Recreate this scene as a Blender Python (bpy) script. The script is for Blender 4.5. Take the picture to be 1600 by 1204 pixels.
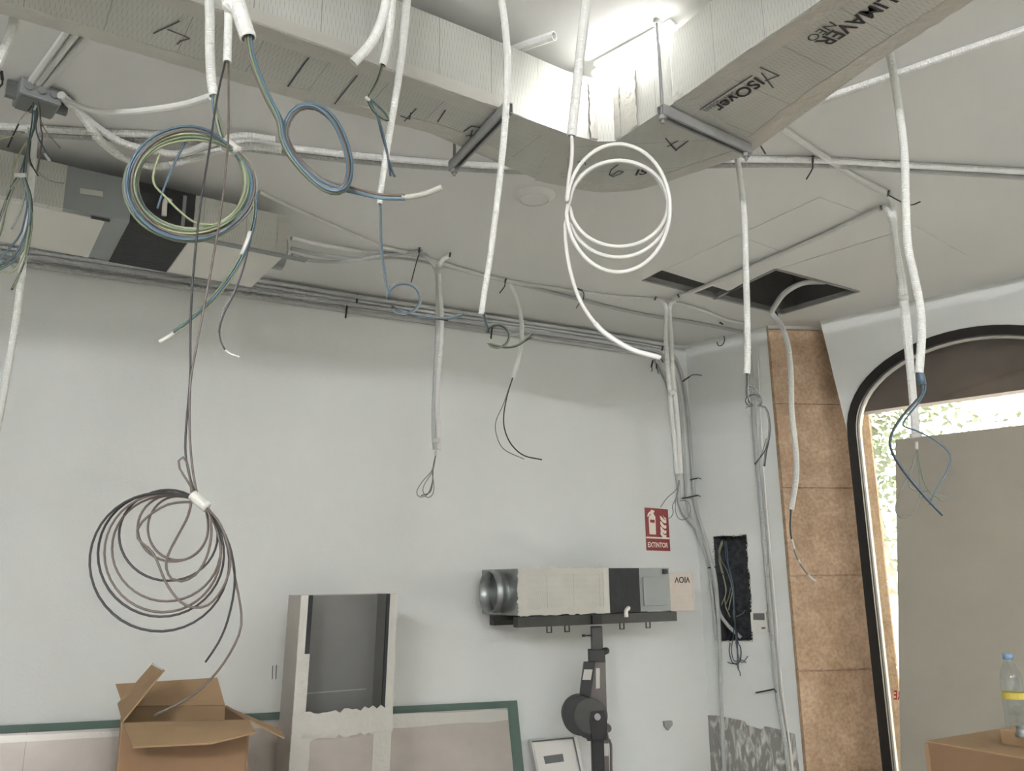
import bpy, bmesh, math, random
from mathutils import Vector as V, Matrix
from mathutils.geometry import tessellate_polygon
random.seed(7)
for o in list(bpy.data.objects): bpy.data.objects.remove(o)
SC = bpy.context.scene
COL = SC.collection

# ------------------------------------------------------------------ camera
F, HZ, CX, CY, ROLL = 1300.0, 905.0, 800.0, 602.0, 0.0126
PITCH = math.atan((HZ-CY)/F)
CAM = V((0, 0, 1.6))
FW = V((0, math.cos(PITCH), math.sin(PITCH)))
_u = V((0, -math.sin(PITCH), math.cos(PITCH))); _r = V((1, 0, 0))
RT = _r*math.cos(ROLL) - _u*math.sin(ROLL)
UP = _r*math.sin(ROLL) + _u*math.cos(ROLL)
cd = bpy.data.cameras.new('camera'); cam = bpy.data.objects.new('camera', cd); COL.objects.link(cam)
cd.sensor_fit = 'HORIZONTAL'; cd.sensor_width = 36.0; cd.lens = 36.0*F/1600.0; cd.clip_start = 0.02
cam.matrix_world = Matrix(((RT.x, UP.x, -FW.x, CAM.x), (RT.y, UP.y, -FW.y, CAM.y), (RT.z, UP.z, -FW.z, CAM.z), (0, 0, 0, 1)))
SC.camera = cam

# ------------------------------------------------------------------ world and exposure
w = bpy.data.worlds.new('daylight'); SC.world = w; w.use_nodes = True
wn = w.node_tree.nodes; wl = w.node_tree.links
bg = wn['Background']
sky = wn.new('ShaderNodeTexSky')
sky.sky_type = 'HOSEK_WILKIE'; sky.turbidity = 9.0; sky.ground_albedo = 0.5
SUN = V((-0.35, -0.55, 0.76)).normalized()
sky.sun_direction = SUN
wl.new(sky.outputs['Color'], bg.inputs['Color'])
bg.inputs['Strength'].default_value = 3.2
SC.view_settings.view_transform = 'Standard'; SC.view_settings.look = 'None'
SC.view_settings.gamma = 1.0; SC.view_settings.use_curve_mapping = False
SC.view_settings.exposure = 3.3
LAMP = 90.0
SHADE = (1.0, 1.0, 1.06)     # colour of the lamps' light

sd = bpy.data.lights.new('sun_offscreen', 'SUN'); sd.energy = 2.5; sd.angle = 0.02; sd.color = (1.0, 0.95, 0.86)
sun = bpy.data.objects.new('sun_offscreen', sd); COL.objects.link(sun); sun.rotation_euler = SUN.to_track_quat('Z', 'Y').to_euler()

HC = 3.1                                   # ceiling height

# ------------------------------------------------------------------ pixel -> direction -> point on a known surface
def ray(x, y):
    return RT*((x-CX)/F) + UP*((CY-y)/F) + FW
def atZ(x, y, z=HC):
    d = ray(x, y); return CAM + d*((z-CAM.z)/d.z)
def atY(x, y, Y):
    d = ray(x, y); return CAM + d*(Y/d.y)
class Wall:
    """vertical plane through A along horizontal direction u; n points into the room"""
    def __init__(s, A, B):
        s.A = V((A.x, A.y, 0)); s.u = V((B.x-A.x, B.y-A.y, 0)).normalized()
        s.n = V((s.u.y, -s.u.x, 0))
        if s.n.dot(CAM-s.A) < 0: s.n = -s.n
    def px(s, x, y, off=0.0):
        d = ray(x, y); return CAM + d*((s.A + s.n*off - CAM).dot(s.n)/d.dot(s.n))
    def sz(s, x, y, off=0.0):
        p = s.px(x, y, off); return ((p-s.A).dot(s.u), p.z)
    def at(s, a, z, off=0.0):
        return s.A + s.u*a + s.n*off + V((0, 0, z))

# ------------------------------------------------------------------ materials
def lin(c):
    return tuple(((x/12.92) if x <= 0.04045 else ((x+0.055)/1.055)**2.4) for x in [v/255.0 for v in c])
MATS = {}
def nmat(name):
    m = bpy.data.materials.new(name); m.use_nodes = True; MATS[name] = m
    return m, m.node_tree.nodes, m.node_tree.links, m.node_tree.nodes['Principled BSDF']
def mat(name, rgb, rough=0.6, metal=0.0, var=0.0, vscale=8.0, bump=0.0, bscale=60.0, spec=0.5, rgb2=None, emit=None):
    m, n, l, b = nmat(name)
    c = lin(rgb)
    b.inputs['Roughness'].default_value = rough; b.inputs['Metallic'].default_value = metal
    b.inputs['Specular IOR Level'].default_value = spec
    b.inputs['Base Color'].default_value = (*c, 1)
    tc = n.new('ShaderNodeTexCoord')
    if var or rgb2:
        t = n.new('ShaderNodeTexNoise'); t.inputs['Scale'].default_value = vscale; t.inputs['Detail'].default_value = 5
        l.new(tc.outputs['Object'], t.inputs['Vector'])
        r = n.new('ShaderNodeValToRGB')
        c2 = lin(rgb2) if rgb2 else tuple(x*(1-var) for x in c)
        r.color_ramp.elements[0].position = 0.3; r.color_ramp.elements[1].position = 0.7
        r.color_ramp.elements[0].color = (*c2, 1); r.color_ramp.elements[1].color = (*c, 1)
        l.new(t.outputs['Fac'], r.inputs['Fac']); l.new(r.outputs['Color'], b.inputs['Base Color'])
    if bump:
        t = n.new('ShaderNodeTexNoise'); t.inputs['Scale'].default_value = bscale; t.inputs['Detail'].default_value = 4
        l.new(tc.outputs['Object'], t.inputs['Vector'])
        bp = n.new('ShaderNodeBump'); bp.inputs['Strength'].default_value = bump; bp.inputs['Distance'].default_value = 0.01
        l.new(t.outputs['Fac'], bp.inputs['Height']); l.new(bp.outputs['Normal'], b.inputs['Normal'])
    if emit:
        b.inputs['Emission Color'].default_value = (*emit[0], 1); b.inputs['Emission Strength'].default_value = emit[1]
    return m
mat('wall_paint', (216, 218, 213), 0.75, var=0.05, vscale=1.5, bump=0.08, bscale=90)
mat('ceiling_paint', (222, 222, 218), 0.85, var=0.04, vscale=1.2, bump=0.04, bscale=70)
mat('floor_concrete', (190, 186, 178), 0.8, var=0.15, vscale=4)
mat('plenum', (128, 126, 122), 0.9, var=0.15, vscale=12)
mat('conduit_white', (212, 212, 206), 0.42)
mat('conduit_grey', (176, 178, 174), 0.5)
mat('cable_pale', (206, 205, 198), 0.45)
mat('wire_blue', (70, 93, 106), 0.4)
mat('wire_green', (104, 116, 90), 0.4)
mat('wire_yellow', (146, 150, 116), 0.4)
mat('wire_brown', (92, 82, 74), 0.4)
mat('wire_grey', (120, 122, 116), 0.4)
mat('wire_black', (44, 43, 42), 0.4)
mat('tape_white', (196, 195, 186), 0.5, bump=0.2)
mat('tape_grey', (158, 155, 146), 0.6, bump=0.3)
mat('tie_black', (30, 31, 31), 0.5)
mat('steel', (156, 157, 154), 0.45, 0.35, var=0.15, vscale=25)
mat('galvanised', (168, 172, 170), 0.36, 0.85, var=0.2, vscale=18)
mat('sheet_grey', (148, 152, 150), 0.5, 0.35, var=0.08)
mat('insulation_black', (52, 53, 54), 0.85, var=0.2, vscale=30, bump=0.3)
mat('lift_black', (38, 38, 37), 0.5, 0.2, var=0.2)
mat('lift_dark', (74, 74, 71), 0.5, 0.4, var=0.25, vscale=14)
mat('lift_brown', (104, 97, 92), 0.5, 0.3, var=0.15)
mat('sticker', (188, 187, 178), 0.5)
mat('cardboard', (160, 132, 98), 0.85, var=0.1, vscale=5, bump=0.05)
mat('cardboard_dark', (136, 106, 78), 0.85, var=0.12, vscale=4)
mat('cardboard_edge', (150, 122, 92), 0.85)
mat('board_green', (92, 112, 102), 0.8, var=0.1)
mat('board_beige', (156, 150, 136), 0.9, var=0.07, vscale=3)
mat('frame_dark', (40, 37, 35), 0.35, 0.2, var=0.15)
mat('sealant', (206, 202, 194), 0.6)
mat('wood_brown', (104, 88, 78), 0.6, rgb2=(84, 70, 62), vscale=6)
mat('sign_red', (134, 40, 44), 0.4)
mat('sign_white', (232, 222, 206), 0.5)
mat('plastic_white', (216, 214, 205), 0.45)
mat('display', (104, 108, 104), 0.3)
mat('ink', (42, 40, 40), 0.7)
mat('niche_dark', (44, 46, 49), 0.95, rgb2=(70, 72, 74), vscale=30, bump=0.7, bscale=40)
mat('plaster_edge', (188, 182, 168), 0.9, var=0.2, vscale=40, bump=0.5)
mat('duct_inside', (118, 117, 112), 0.55, 0.2, var=0.08, vscale=5)
mat('leaf', (112, 120, 98), 0.7, rgb2=(84, 94, 74), vscale=9)
mat('bark', (128, 116, 102), 0.9, var=0.3, vscale=14)
mat('pale_render', (226, 216, 200), 0.85, var=0.1, vscale=1)
mat('pavement', (196, 188, 176), 0.9, var=0.15, vscale=2)
mat('van_white', (240, 240, 240), 0.4)
mat('letter_red', (176, 40, 48), 0.5)
mat('cap_blue', (120, 150, 178), 0.4)
mat('label_yellow', (198, 180, 80), 0.5)
mat('pen', (78, 78, 78), 0.8)
mat('lamp_body', (222, 222, 220), 0.5)
mat('lamp_glow', (255, 255, 255), 0.5, emit=(SHADE, LAMP))
mat('lamp_glow_dim', (255, 255, 255), 0.5, emit=((1.0, 1.0, 1.0), 6.0))

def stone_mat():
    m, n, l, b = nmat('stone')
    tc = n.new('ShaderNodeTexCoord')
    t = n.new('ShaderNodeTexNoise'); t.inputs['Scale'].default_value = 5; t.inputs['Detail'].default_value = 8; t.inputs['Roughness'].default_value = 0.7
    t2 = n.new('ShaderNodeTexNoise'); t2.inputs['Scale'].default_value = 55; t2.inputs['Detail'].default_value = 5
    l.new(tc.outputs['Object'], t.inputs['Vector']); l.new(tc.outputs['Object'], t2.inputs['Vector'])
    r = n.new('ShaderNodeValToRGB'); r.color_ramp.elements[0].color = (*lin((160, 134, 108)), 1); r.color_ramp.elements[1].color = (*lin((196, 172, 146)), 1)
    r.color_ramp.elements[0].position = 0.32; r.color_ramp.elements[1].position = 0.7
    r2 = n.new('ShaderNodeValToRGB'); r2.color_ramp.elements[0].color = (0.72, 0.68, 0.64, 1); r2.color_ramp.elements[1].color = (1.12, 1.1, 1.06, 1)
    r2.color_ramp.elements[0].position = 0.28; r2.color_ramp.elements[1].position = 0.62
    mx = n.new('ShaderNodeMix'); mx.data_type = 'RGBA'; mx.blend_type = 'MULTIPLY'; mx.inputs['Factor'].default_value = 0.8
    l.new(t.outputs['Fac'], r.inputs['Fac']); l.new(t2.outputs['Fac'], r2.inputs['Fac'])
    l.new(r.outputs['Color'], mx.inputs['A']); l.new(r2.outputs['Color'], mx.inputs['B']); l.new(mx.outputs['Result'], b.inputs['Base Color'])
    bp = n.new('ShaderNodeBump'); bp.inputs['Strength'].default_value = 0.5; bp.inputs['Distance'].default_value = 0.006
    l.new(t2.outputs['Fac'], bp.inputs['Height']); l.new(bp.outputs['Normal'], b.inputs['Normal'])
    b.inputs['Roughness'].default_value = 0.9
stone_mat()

def foil_mat(name, rgb, metal, rough, dark=0.7, bw=0.0105, rh=0.030, seam=0.16, fuzz=0.25):
    """aluminium-kraft duct facing: UVs are metres; staggered scrim threads and lengthwise cuts"""
    m, n, l, b = nmat(name)
    uv = n.new('ShaderNodeUVMap')
    c = lin(rgb)
    def brick(wd, ht, mort, off):
        k = n.new('ShaderNodeTexBrick'); k.inputs['Scale'].default_value = 1.0
        k.inputs['Brick Width'].default_value = wd; k.inputs['Row Height'].default_value = ht
        k.inputs['Mortar Size'].default_value = mort; k.inputs['Mortar Smooth'].default_value = 0.6; k.offset = off
        k.inputs['Color1'].default_value = (1, 1, 1, 1); k.inputs['Color2'].default_value = (1, 1, 1, 1); k.inputs['Mortar'].default_value = (0, 0, 0, 1)
        l.new(uv.outputs['UV'], k.inputs['Vector']); return k
    k2 = brick(seam, 30.0, 0.0010, 0.0)
    def mt(op, a, b=None, v=None):
        q = n.new('ShaderNodeMath'); q.operation = op
        if isinstance(a, (int, float)): q.inputs[0].default_value = a
        else: l.new(a, q.inputs[0])
        if b is not None:
            if isinstance(b, (int, float)): q.inputs[1].default_value = b
            else: l.new(b, q.inputs[1])
        return q.outputs[0]
    sp = n.new('ShaderNodeSeparateXYZ'); l.new(uv.outputs['UV'], sp.inputs[0])
    yy = mt('DIVIDE', sp.outputs['Y'], rh); xx = mt('DIVIDE', sp.outputs['X'], bw)
    st = mt('MULTIPLY', mt('MODULO', mt('ABSOLUTE', mt('FLOOR', yy)), 2.0), 0.5)
    fx = mt('ABSOLUTE', mt('SUBTRACT', mt('FRACT', mt('ADD', xx, st)), 0.5))      # 0.5 at a thread
    fy = mt('ABSOLUTE', mt('SUBTRACT', mt('FRACT', yy), 0.5))
    th_ = mt('SUBTRACT', 0.47, mt('MULTIPLY', mt('SUBTRACT', 0.5, fy), 0.10))
    line = mt('GREATER_THAN', fx, th_); inv = mt('SUBTRACT', 1.0, line)
    ns = n.new('ShaderNodeTexNoise'); ns.inputs['Scale'].default_value = 5; ns.inputs['Detail'].default_value = 4
    l.new(uv.outputs['UV'], ns.inputs['Vector'])
    mx = n.new('ShaderNodeMix'); mx.data_type = 'RGBA'; mx.inputs['A'].default_value = (*[x*dark for x in c], 1); mx.inputs['B'].default_value = (*c, 1)
    l.new(inv, mx.inputs['Factor'])
    mx2 = n.new('ShaderNodeMix'); mx2.data_type = 'RGBA'; mx2.inputs['A'].default_value = (*[x*0.4 for x in c], 1)
    l.new(k2.outputs['Color'], mx2.inputs['Factor']); l.new(mx.outputs['Result'], mx2.inputs['B'])
    mr = n.new('ShaderNodeMapRange'); mr.inputs['To Min'].default_value = 1-fuzz; mr.inputs['To Max'].default_value = 1+fuzz*0.5
    l.new(ns.outputs['Fac'], mr.inputs['Value'])
    mm = n.new('ShaderNodeMix'); mm.data_type = 'RGBA'; mm.blend_type = 'MULTIPLY'; mm.inputs['Factor'].default_value = 1.0
    l.new(mx2.outputs['Result'], mm.inputs['A']); l.new(mr.outputs['Result'], mm.inputs['B'])
    l.new(mm.outputs['Result'], b.inputs['Base Color'])
    ad = n.new('ShaderNodeMath'); ad.operation = 'ADD'
    l.new(line, ad.inputs[0]); l.new(k2.outputs['Fac'], ad.inputs[1])
    bp = n.new('ShaderNodeBump'); bp.inputs['Strength'].default_value = 0.35; bp.inputs['Distance'].default_value = 0.002; bp.invert = True
    l.new(ad.outputs['Value'], bp.inputs['Height']); l.new(bp.outputs['Normal'], b.inputs['Normal'])
    b.inputs['Metallic'].default_value = metal; b.inputs['Roughness'].default_value = rough
foil_mat('foil_duct', (196, 196, 188), 0.45, 0.42)
foil_mat('foil_pinkish', (192, 182, 172), 0.3, 0.5)
foil_mat('foil_bright', (206, 206, 198), 0.5, 0.36)
foil_mat('foil_panel', (176, 168, 160), 0.4, 0.4, dark=0.97, seam=40.0, fuzz=0.25)

def tape_foil():
    m, n, l, b = nmat('foil_tape')
    tc = n.new('ShaderNodeTexCoord')
    t = n.new('ShaderNodeTexNoise'); t.inputs['Scale'].default_value = 40; t.inputs['Detail'].default_value = 3
    l.new(tc.outputs['Object'], t.inputs['Vector'])
    bp = n.new('ShaderNodeBump'); bp.inputs['Strength'].default_value = 0.45; bp.inputs['Distance'].default_value = 0.008
    l.new(t.outputs['Fac'], bp.inputs['Height']); l.new(bp.outputs['Normal'], b.inputs['Normal'])
    b.inputs['Base Color'].default_value = (*lin((192, 190, 182)), 1)
    b.inputs['Metallic'].default_value = 0.55; b.inputs['Roughness'].default_value = 0.36
tape_foil()
def patch_mat():
    m, n, l, b = nmat('adhesive_patch')
    tc = n.new('ShaderNodeTexCoord')
    mp = n.new('ShaderNodeMapping'); mp.inputs['Scale'].default_value = (1, 1, 0.35); l.new(tc.outputs['Object'], mp.inputs['Vector'])
    t = n.new('ShaderNodeTexNoise'); t.inputs['Scale'].default_value = 26; t.inputs['Detail'].default_value = 6; t.inputs['Distortion'].default_value = 1.2
    l.new(mp.outputs['Vector'], t.inputs['Vector'])
    r = n.new('ShaderNodeValToRGB'); r.color_ramp.elements[0].color = (*lin((138, 136, 130)), 1); r.color_ramp.elements[1].color = (*lin((206, 205, 198)), 1)
    r.color_ramp.elements[0].position = 0.5; r.color_ramp.elements[1].position = 0.66
    l.new(t.outputs['Fac'], r.inputs['Fac']); l.new(r.outputs['Color'], b.inputs['Base Color']); b.inputs['Roughness'].default_value = 0.9
    bp = n.new('ShaderNodeBump'); bp.inputs['Strength'].default_value = 0.6; bp.inputs['Distance'].default_value = 0.006
    l.new(t.outputs['Fac'], bp.inputs['Height']); l.new(bp.outputs['Normal'], b.inputs['Normal'])
patch_mat()
def glass_mat(name, tint, gloss=0.06):
    m, n, l, b = nmat(name); n.remove(b); out = n['Material Output']
    tr = n.new('ShaderNodeBsdfTransparent'); tr.inputs['Color'].default_value = (*tint, 1)
    gl = n.new('ShaderNodeBsdfGlossy'); gl.inputs['Roughness'].default_value = 0.04
    mx = n.new('ShaderNodeMixShader'); mx.inputs['Fac'].default_value = gloss
    l.new(tr.outputs[0], mx.inputs[1]); l.new(gl.outputs[0], mx.inputs[2]); l.new(mx.outputs[0], out.inputs['Surface'])
glass_mat('glass', (0.96, 0.97, 0.96))
glass_mat('bottle_plastic', (0.9, 0.93, 0.94), 0.1)

# ------------------------------------------------------------------ object helpers
def link(name, me, m, parent=None, kind=None, smooth=False):
    if not isinstance(me, bpy.types.Mesh):
        bm = me; me = bpy.data.meshes.new(name); bm.to_mesh(me); bm.free()
    if m and not me.materials: me.materials.append(MATS[m])
    if smooth:
        for p in me.polygons: p.use_smooth = True
    o = bpy.data.objects.new(name, me); COL.objects.link(o)
    if parent is not None:
        o.parent = parent
        if parent.type == 'EMPTY': o.location = -parent.location
    if kind: o['kind'] = kind
    return o
def tag(o, label, cat, group=None):
    o['label'] = label; o['category'] = cat
    if group: o['group'] = group
    return o
def thing(name, label, cat, loc, group=None):
    o = bpy.data.objects.new(name, None); o.empty_display_size = 0.05; COL.objects.link(o); o.location = loc
    return tag(o, label, cat, group)
def struct(name, bm, m, parent=None, **k):
    o = link(name, bm, m, parent, **k)
    if parent is None: o['kind'] = 'structure'
    return o
def obox(c, ax, ay, az, bm=None, bev=0.0):
    """box with centre c and full-extent axis vectors"""
    own = bm or bmesh.new(); vs = []
    for sx in (-.5, .5):
        for sy in (-.5, .5):
            for sz in (-.5, .5): vs.append(own.verts.new(c+ax*sx+ay*sy+az*sz))
    fs = []
    for q in ((0, 1, 3, 2), (4, 6, 7, 5), (0, 4, 5, 1), (2, 3, 7, 6), (0, 2, 6, 4), (1, 5, 7, 3)):
        fs.append(own.faces.new([vs[i] for i in q]))
    bmesh.ops.recalc_face_normals(own, faces=fs)
    if bev: bmesh.ops.bevel(own, geom=list({e for f in fs for e in f.edges}), offset=bev, segments=2, affect='EDGES', profile=0.6)
    return own
Zv = V((0, 0, 1))
def prism(poly, ex, bm=None, holes=(), uvu=None):
    """extrude 3-D planar polygon (list of Vector) along ex, caps triangulated (holes allowed); UV in metres"""
    own = bm or bmesh.new(); uvl = own.loops.layers.uv.verify()
    loops = [list(poly)] + [list(h) for h in holes]
    flat = [p for lp in loops for p in lp]
    a = [own.verts.new(p) for p in flat]; b = [own.verts.new(p+ex) for p in flat]
    n = ex.normalized(); U = uvu.normalized() if uvu else (flat[1]-flat[0]).normalized(); W = n.cross(U)
    fs = []
    for t in tessellate_polygon(loops):
        for vs in (a, b):
            try: f = own.faces.new([vs[i] for i in t])
            except ValueError: continue
            for lo in f.loops: lo[uvl].uv = (lo.vert.co.dot(U), lo.vert.co.dot(W))
            fs.append(f)
    k = 0
    for lp in loops:
        m = len(lp); d = 0.0
        for i in range(m):
            j = (i+1) % m; ln = (lp[j]-lp[i]).length
            f = own.faces.new((a[k+i], a[k+j], b[k+j], b[k+i]))
            for lo, q in zip(f.loops, ((d, 0), (d+ln, 0), (d+ln, ex.length), (d, ex.length))): lo[uvl].uv = q
            fs.append(f); d += ln
        k += m
    bmesh.ops.recalc_face_normals(own, faces=fs)
    return own
def spline(pts, step):
    """Catmull-Rom through pts, resampled about every step metres"""
    if len(pts) < 3:
        a, b = pts[0], pts[-1]; n = max(2, int((b-a).length/step)+1)
        return [a.lerp(b, i/(n-1)) for i in range(n)]
    P = [pts[0]*2-pts[1]] + list(pts) + [pts[-1]*2-pts[-2]]; out = []
    for i in range(1, len(P)-2):
        p0, p1, p2, p3 = P[i-1:i+3]; n = max(1, int(round((p2-p1).length/step)))
        for k in range(n):
            t = k/n
            out.append(0.5*((2*p1) + (p2-p0)*t + (2*p0-5*p1+4*p2-p3)*t*t + (3*p1-p0-3*p2+p3)*t**3))
    out.append(pts[-1].copy()); return out
def frames(path):
    T = []
    for i in range(len(path)):
        d = path[min(i+1, len(path)-1)]-path[max(i-1, 0)]
        T.append(d.normalized() if d.length > 1e-9 else (T[-1] if T else Zv))
    n = T[0].cross(V((0.3, 0.9, 0.1))); n.normalize(); N = []
    for t in T:
        n = n - t*n.dot(t); n.normalize(); N.append(n.copy())
    return T, N
def tube(pts, r, sides=7, step=0.02, corr=0.0, hollow=False, bm=None, resample=True):
    """swept tube; r a float or (r0, r1); corr = pitch of corrugation"""
    own = bm or bmesh.new()
    st = corr/2 if corr else step
    path = spline(pts, st) if resample else pts
    T, N = frames(path); n = len(path); rings = []
    for i, p in enumerate(path):
        f = i/(n-1); rr = r if not isinstance(r, tuple) else r[0]+(r[1]-r[0])*f
        if corr: rr *= (1.0 if i % 2 else 0.9)
        B = T[i].cross(N[i])
        rings.append([own.verts.new(p + N[i]*(rr*math.cos(2*math.pi*k/sides)) + B*(rr*math.sin(2*math.pi*k/sides))) for k in range(sides)])
    for i in range(n-1):
        for k in range(sides):
            own.faces.new((rings[i][k], rings[i][(k+1) % sides], rings[i+1][(k+1) % sides], rings[i+1][k]))
    own.faces.new(rings[0][::-1])
    if hollow:
        rr = (r if not isinstance(r, tuple) else r[1])*0.78; p = path[-1]; B = T[-1].cross(N[-1]); last = rings[-1]
        for q in (p, p-T[-1]*0.03):
            ring = [own.verts.new(q + N[-1]*(rr*math.cos(2*math.pi*k/sides)) + B*(rr*math.sin(2*math.pi*k/sides))) for k in range(sides)]
            for k in range(sides): own.faces.new((last[k], last[(k+1) % sides], ring[(k+1) % sides], ring[k]))
            last = ring
        own.faces.new(last)
    else: own.faces.new(rings[-1])
    return own
def strands(pts, n, spread, wr, cols, parent, step=0.012, twist=3.0, jit=0.3, name='wire'):
    path = spline(pts, step); T, N = frames(path); L = len(path)
    for i in range(n):
        ph = 2*math.pi*i/n + random.uniform(-.3, .3); s = spread*(1+random.uniform(-jit, jit)) if n > 1 else 0
        tw = twist*random.uniform(.6, 1.2); q = []
        for k, p in enumerate(path):
            a = ph + tw*k/L; B = T[k].cross(N[k]); q.append(p + N[k]*(s*math.cos(a)) + B*(s*math.sin(a)))
        link(name, tube(q, wr, 6, resample=False), cols[i % len(cols)], parent, smooth=True)
def PY(pts, Y, Y1=None):
    """pixel polyline on the vertical plane at distance Y (drifting to Y1); a third value adds to the distance"""
    out = []; n = len(pts)
    for i, q in enumerate(pts):
        y = Y if Y1 is None else Y+(Y1-Y)*i/(n-1)
        out.append(atY(q[0], q[1], y + (q[2] if len(q) > 2 else 0)))
    return out
def PZ(pts, r, drop=0.0):
    return [atZ(q[0], q[1], HC-r-(q[2] if len(q) > 2 else 0)-drop) for q in pts]
def rpx(px, Y): return 0.5*px*Y/F
def cyl(a, b, r, sides=24, bm=None): return tube([a, b], r, sides, bm=bm, resample=False)
def stroke(pts3, wd, nrm, m, parent, name='pen_mark'):
    bm = bmesh.new()
    for a, b in zip(pts3, pts3[1:]):
        d = (b-a); s = d.normalized().cross(nrm)*wd*0.5; d = d.normalized()*wd*0.3
        prism([a-d+s, b+d+s, b+d-s, a-d-s], nrm*0.0008, bm)
    return link(name, bm, m, parent)
def text_mesh(txt, bold=False):
    c = bpy.data.curves.new('txt', 'FONT'); c.body = txt; c.size = 1.0; c.offset = 0.02 if bold else 0.0; c.resolution_u = 3
    o = bpy.data.objects.new('txt', c); COL.objects.link(o)
    dg = bpy.context.evaluated_depsgraph_get(); me = bpy.data.meshes.new_from_object(o.evaluated_get(dg))
    bpy.data.objects.remove(o); bpy.data.curves.remove(c); return me
def lettering(txt, p0, p1, cap, m, parent, name='lettering', bold=True, caph=0.69):
    """text lying on a surface: baseline runs p0->p1, cap is the vector from baseline to cap height"""
    me = text_mesh(txt, bold); xs = [v.co.x for v in me.vertices]; x0, x1 = min(xs), max(xs)
    for v in me.vertices:
        v.co = p0 + (p1-p0)*((v.co.x-x0)/(x1-x0)) + cap*(v.co.y/caph)
    me.name = name
    return link(name, me, m, parent)

# ================================================================== SETTING
BW = Wall(atZ(380, 432), atZ(1042, 535))
_c = atZ(1078, 537)
s_c = (_c-BW.A).dot(BW.u)
C0 = BW.at(s_c, 0)
pL = atZ(1197, 510); PL = V((pL.x, pL.y, 0))
RW = Wall(C0, PL)                                          # strip with the open electrical niche
AW = Wall(atZ(1284, 501), atZ(1600, 432))                  # wall with the arch
u_len = (PL-C0).length
Lw = 8.0
P1 = C0 - BW.u*Lw
P3 = AW.at(10.0, 0)
P2 = P1 + (P3 - C0)

# floor
bm = bmesh.new(); prism([C0+V((.9, .9, 0)), P1-BW.u*.2, P2+V((0, -.2, 0)), P3+V((.3, 0, 0))], V((0, 0, -0.1)), bm)
struct('floor', bm, 'floor_concrete')
# ceiling with the open hatch
def flatz(l, z): return [V((p.x, p.y, z)) for p in l]
hole_px = [(1005, 437), (1034, 422), (1140, 455), (1212, 420), (1342, 455), (1222, 490)]
hole = flatz([atZ(*q) for q in hole_px], HC)
outer = flatz([C0+V((.9, 1.2, 0)), P1-BW.u*.25-V((.2, -.2, 0)), P2+V((0, -.4, 0)), P3+V((.5, 0, 0))], HC)
ceil = struct('ceiling', prism(outer, V((0, 0, 0.02)), holes=[hole]), 'ceiling_paint')
cx = sum((p for p in hole), V((0, 0, 0)))/len(hole)
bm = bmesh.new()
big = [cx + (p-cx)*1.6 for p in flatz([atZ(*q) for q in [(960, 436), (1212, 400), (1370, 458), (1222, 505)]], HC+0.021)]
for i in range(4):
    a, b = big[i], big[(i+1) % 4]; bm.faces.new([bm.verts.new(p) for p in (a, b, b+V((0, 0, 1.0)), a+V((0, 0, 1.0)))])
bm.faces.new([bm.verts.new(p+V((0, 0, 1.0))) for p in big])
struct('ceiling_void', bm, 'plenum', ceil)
def quadz(px, z0, th, name, m, parent):
    return struct(name, prism(flatz([atZ(*q, HC) for q in px], z0), V((0, 0, th))), m, parent)
def shrink(px, k=0.012):
    c = (sum(p[0] for p in px)/len(px), sum(p[1] for p in px)/len(px))
    return [(c[0]+(p[0]-c[0])*(1-k), c[1]+(p[1]-c[1])*(1-k)) for p in px]
for pxs in ([(1036, 422), (1153, 366.5), (1233, 396), (1142, 453)], [(1155, 365.5), (1281, 307), (1352, 333), (1236, 395)], [(1217, 419), (1400, 362), (1430, 352), (1512, 398), (1344, 452)]):
    quadz(shrink(pxs), HC-0.003, 0.003, 'access_panel', 'ceiling_paint', ceil)
# T-bar and rim of the hatch
for a, b in (((1116, 467), (1164, 442)), ((1140, 455), (1212, 420)), ((1212, 420), (1342, 455)), ((1342, 455), (1222, 490)), ((1222, 490), (1005, 437))):
    A_, B_ = atZ(*a), atZ(*b); d = (B_-A_); s = d.normalized().cross(Zv)
    struct('hatch_rim', obox((A_+B_)/2+V((0, 0, .01)), d, s*0.018, V((0, 0, 0.026))), 'steel', ceil)

# back wall, left wall, rear wall
def wallslab(name, A, B, inward, th=0.15, z1=HC):
    return struct(name, prism([A, B, B+V((0, 0, z1)), A+V((0, 0, z1))], -inward*th), 'wall_paint')
wb = wallslab('wall_back', P1, C0+BW.u*0.1, BW.n)
nl = (P2-P1).normalized().cross(Zv); nl = nl if nl.dot(CAM-P1) > 0 else -nl
wallslab('wall_left', P1, P2, nl)
nr = (P3-P2).normalized().cross(Zv); nr = nr if nr.dot(CAM-P2) > 0 else -nr
wallslab('wall_rear', P2, P3, nr)

# strip of wall with the electrical niche
nich_px = [(1114, 838), (1130, 836), (1150, 837), (1166, 834), (1168, 850), (1167, 858), (1169, 872), (1168, 885), (1172, 898), (1172, 915), (1174, 930), (1174, 950), (1176, 975), (1176, 1001), (1150, 1001), (1124, 1002), (1121, 950), (1117, 890)]
nich = [RW.px(*q) for q in nich_px]
wr_ = struct('wall_right', prism([C0, PL, PL+V((0, 0, HC)), C0+V((0, 0, HC))], -RW.n*0.14, holes=[nich]), 'wall_paint')
sz = [RW.sz(*q) for q in nich_px]; s0, s1 = min(a for a, z in sz)-.03, max(a for a, z in sz)+.03; z0, z1 = min(z for a, z in sz)-.03, max(z for a, z in sz)+.03
bm = bmesh.new(); obox(RW.at((s0+s1)/2, (z0+z1)/2, -0.125), RW.u*(s1-s0), RW.n*0.03, Zv*(z1-z0), bm)
struct('niche_back', bm, 'niche_dark', wr_)
bm = bmesh.new()
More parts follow.
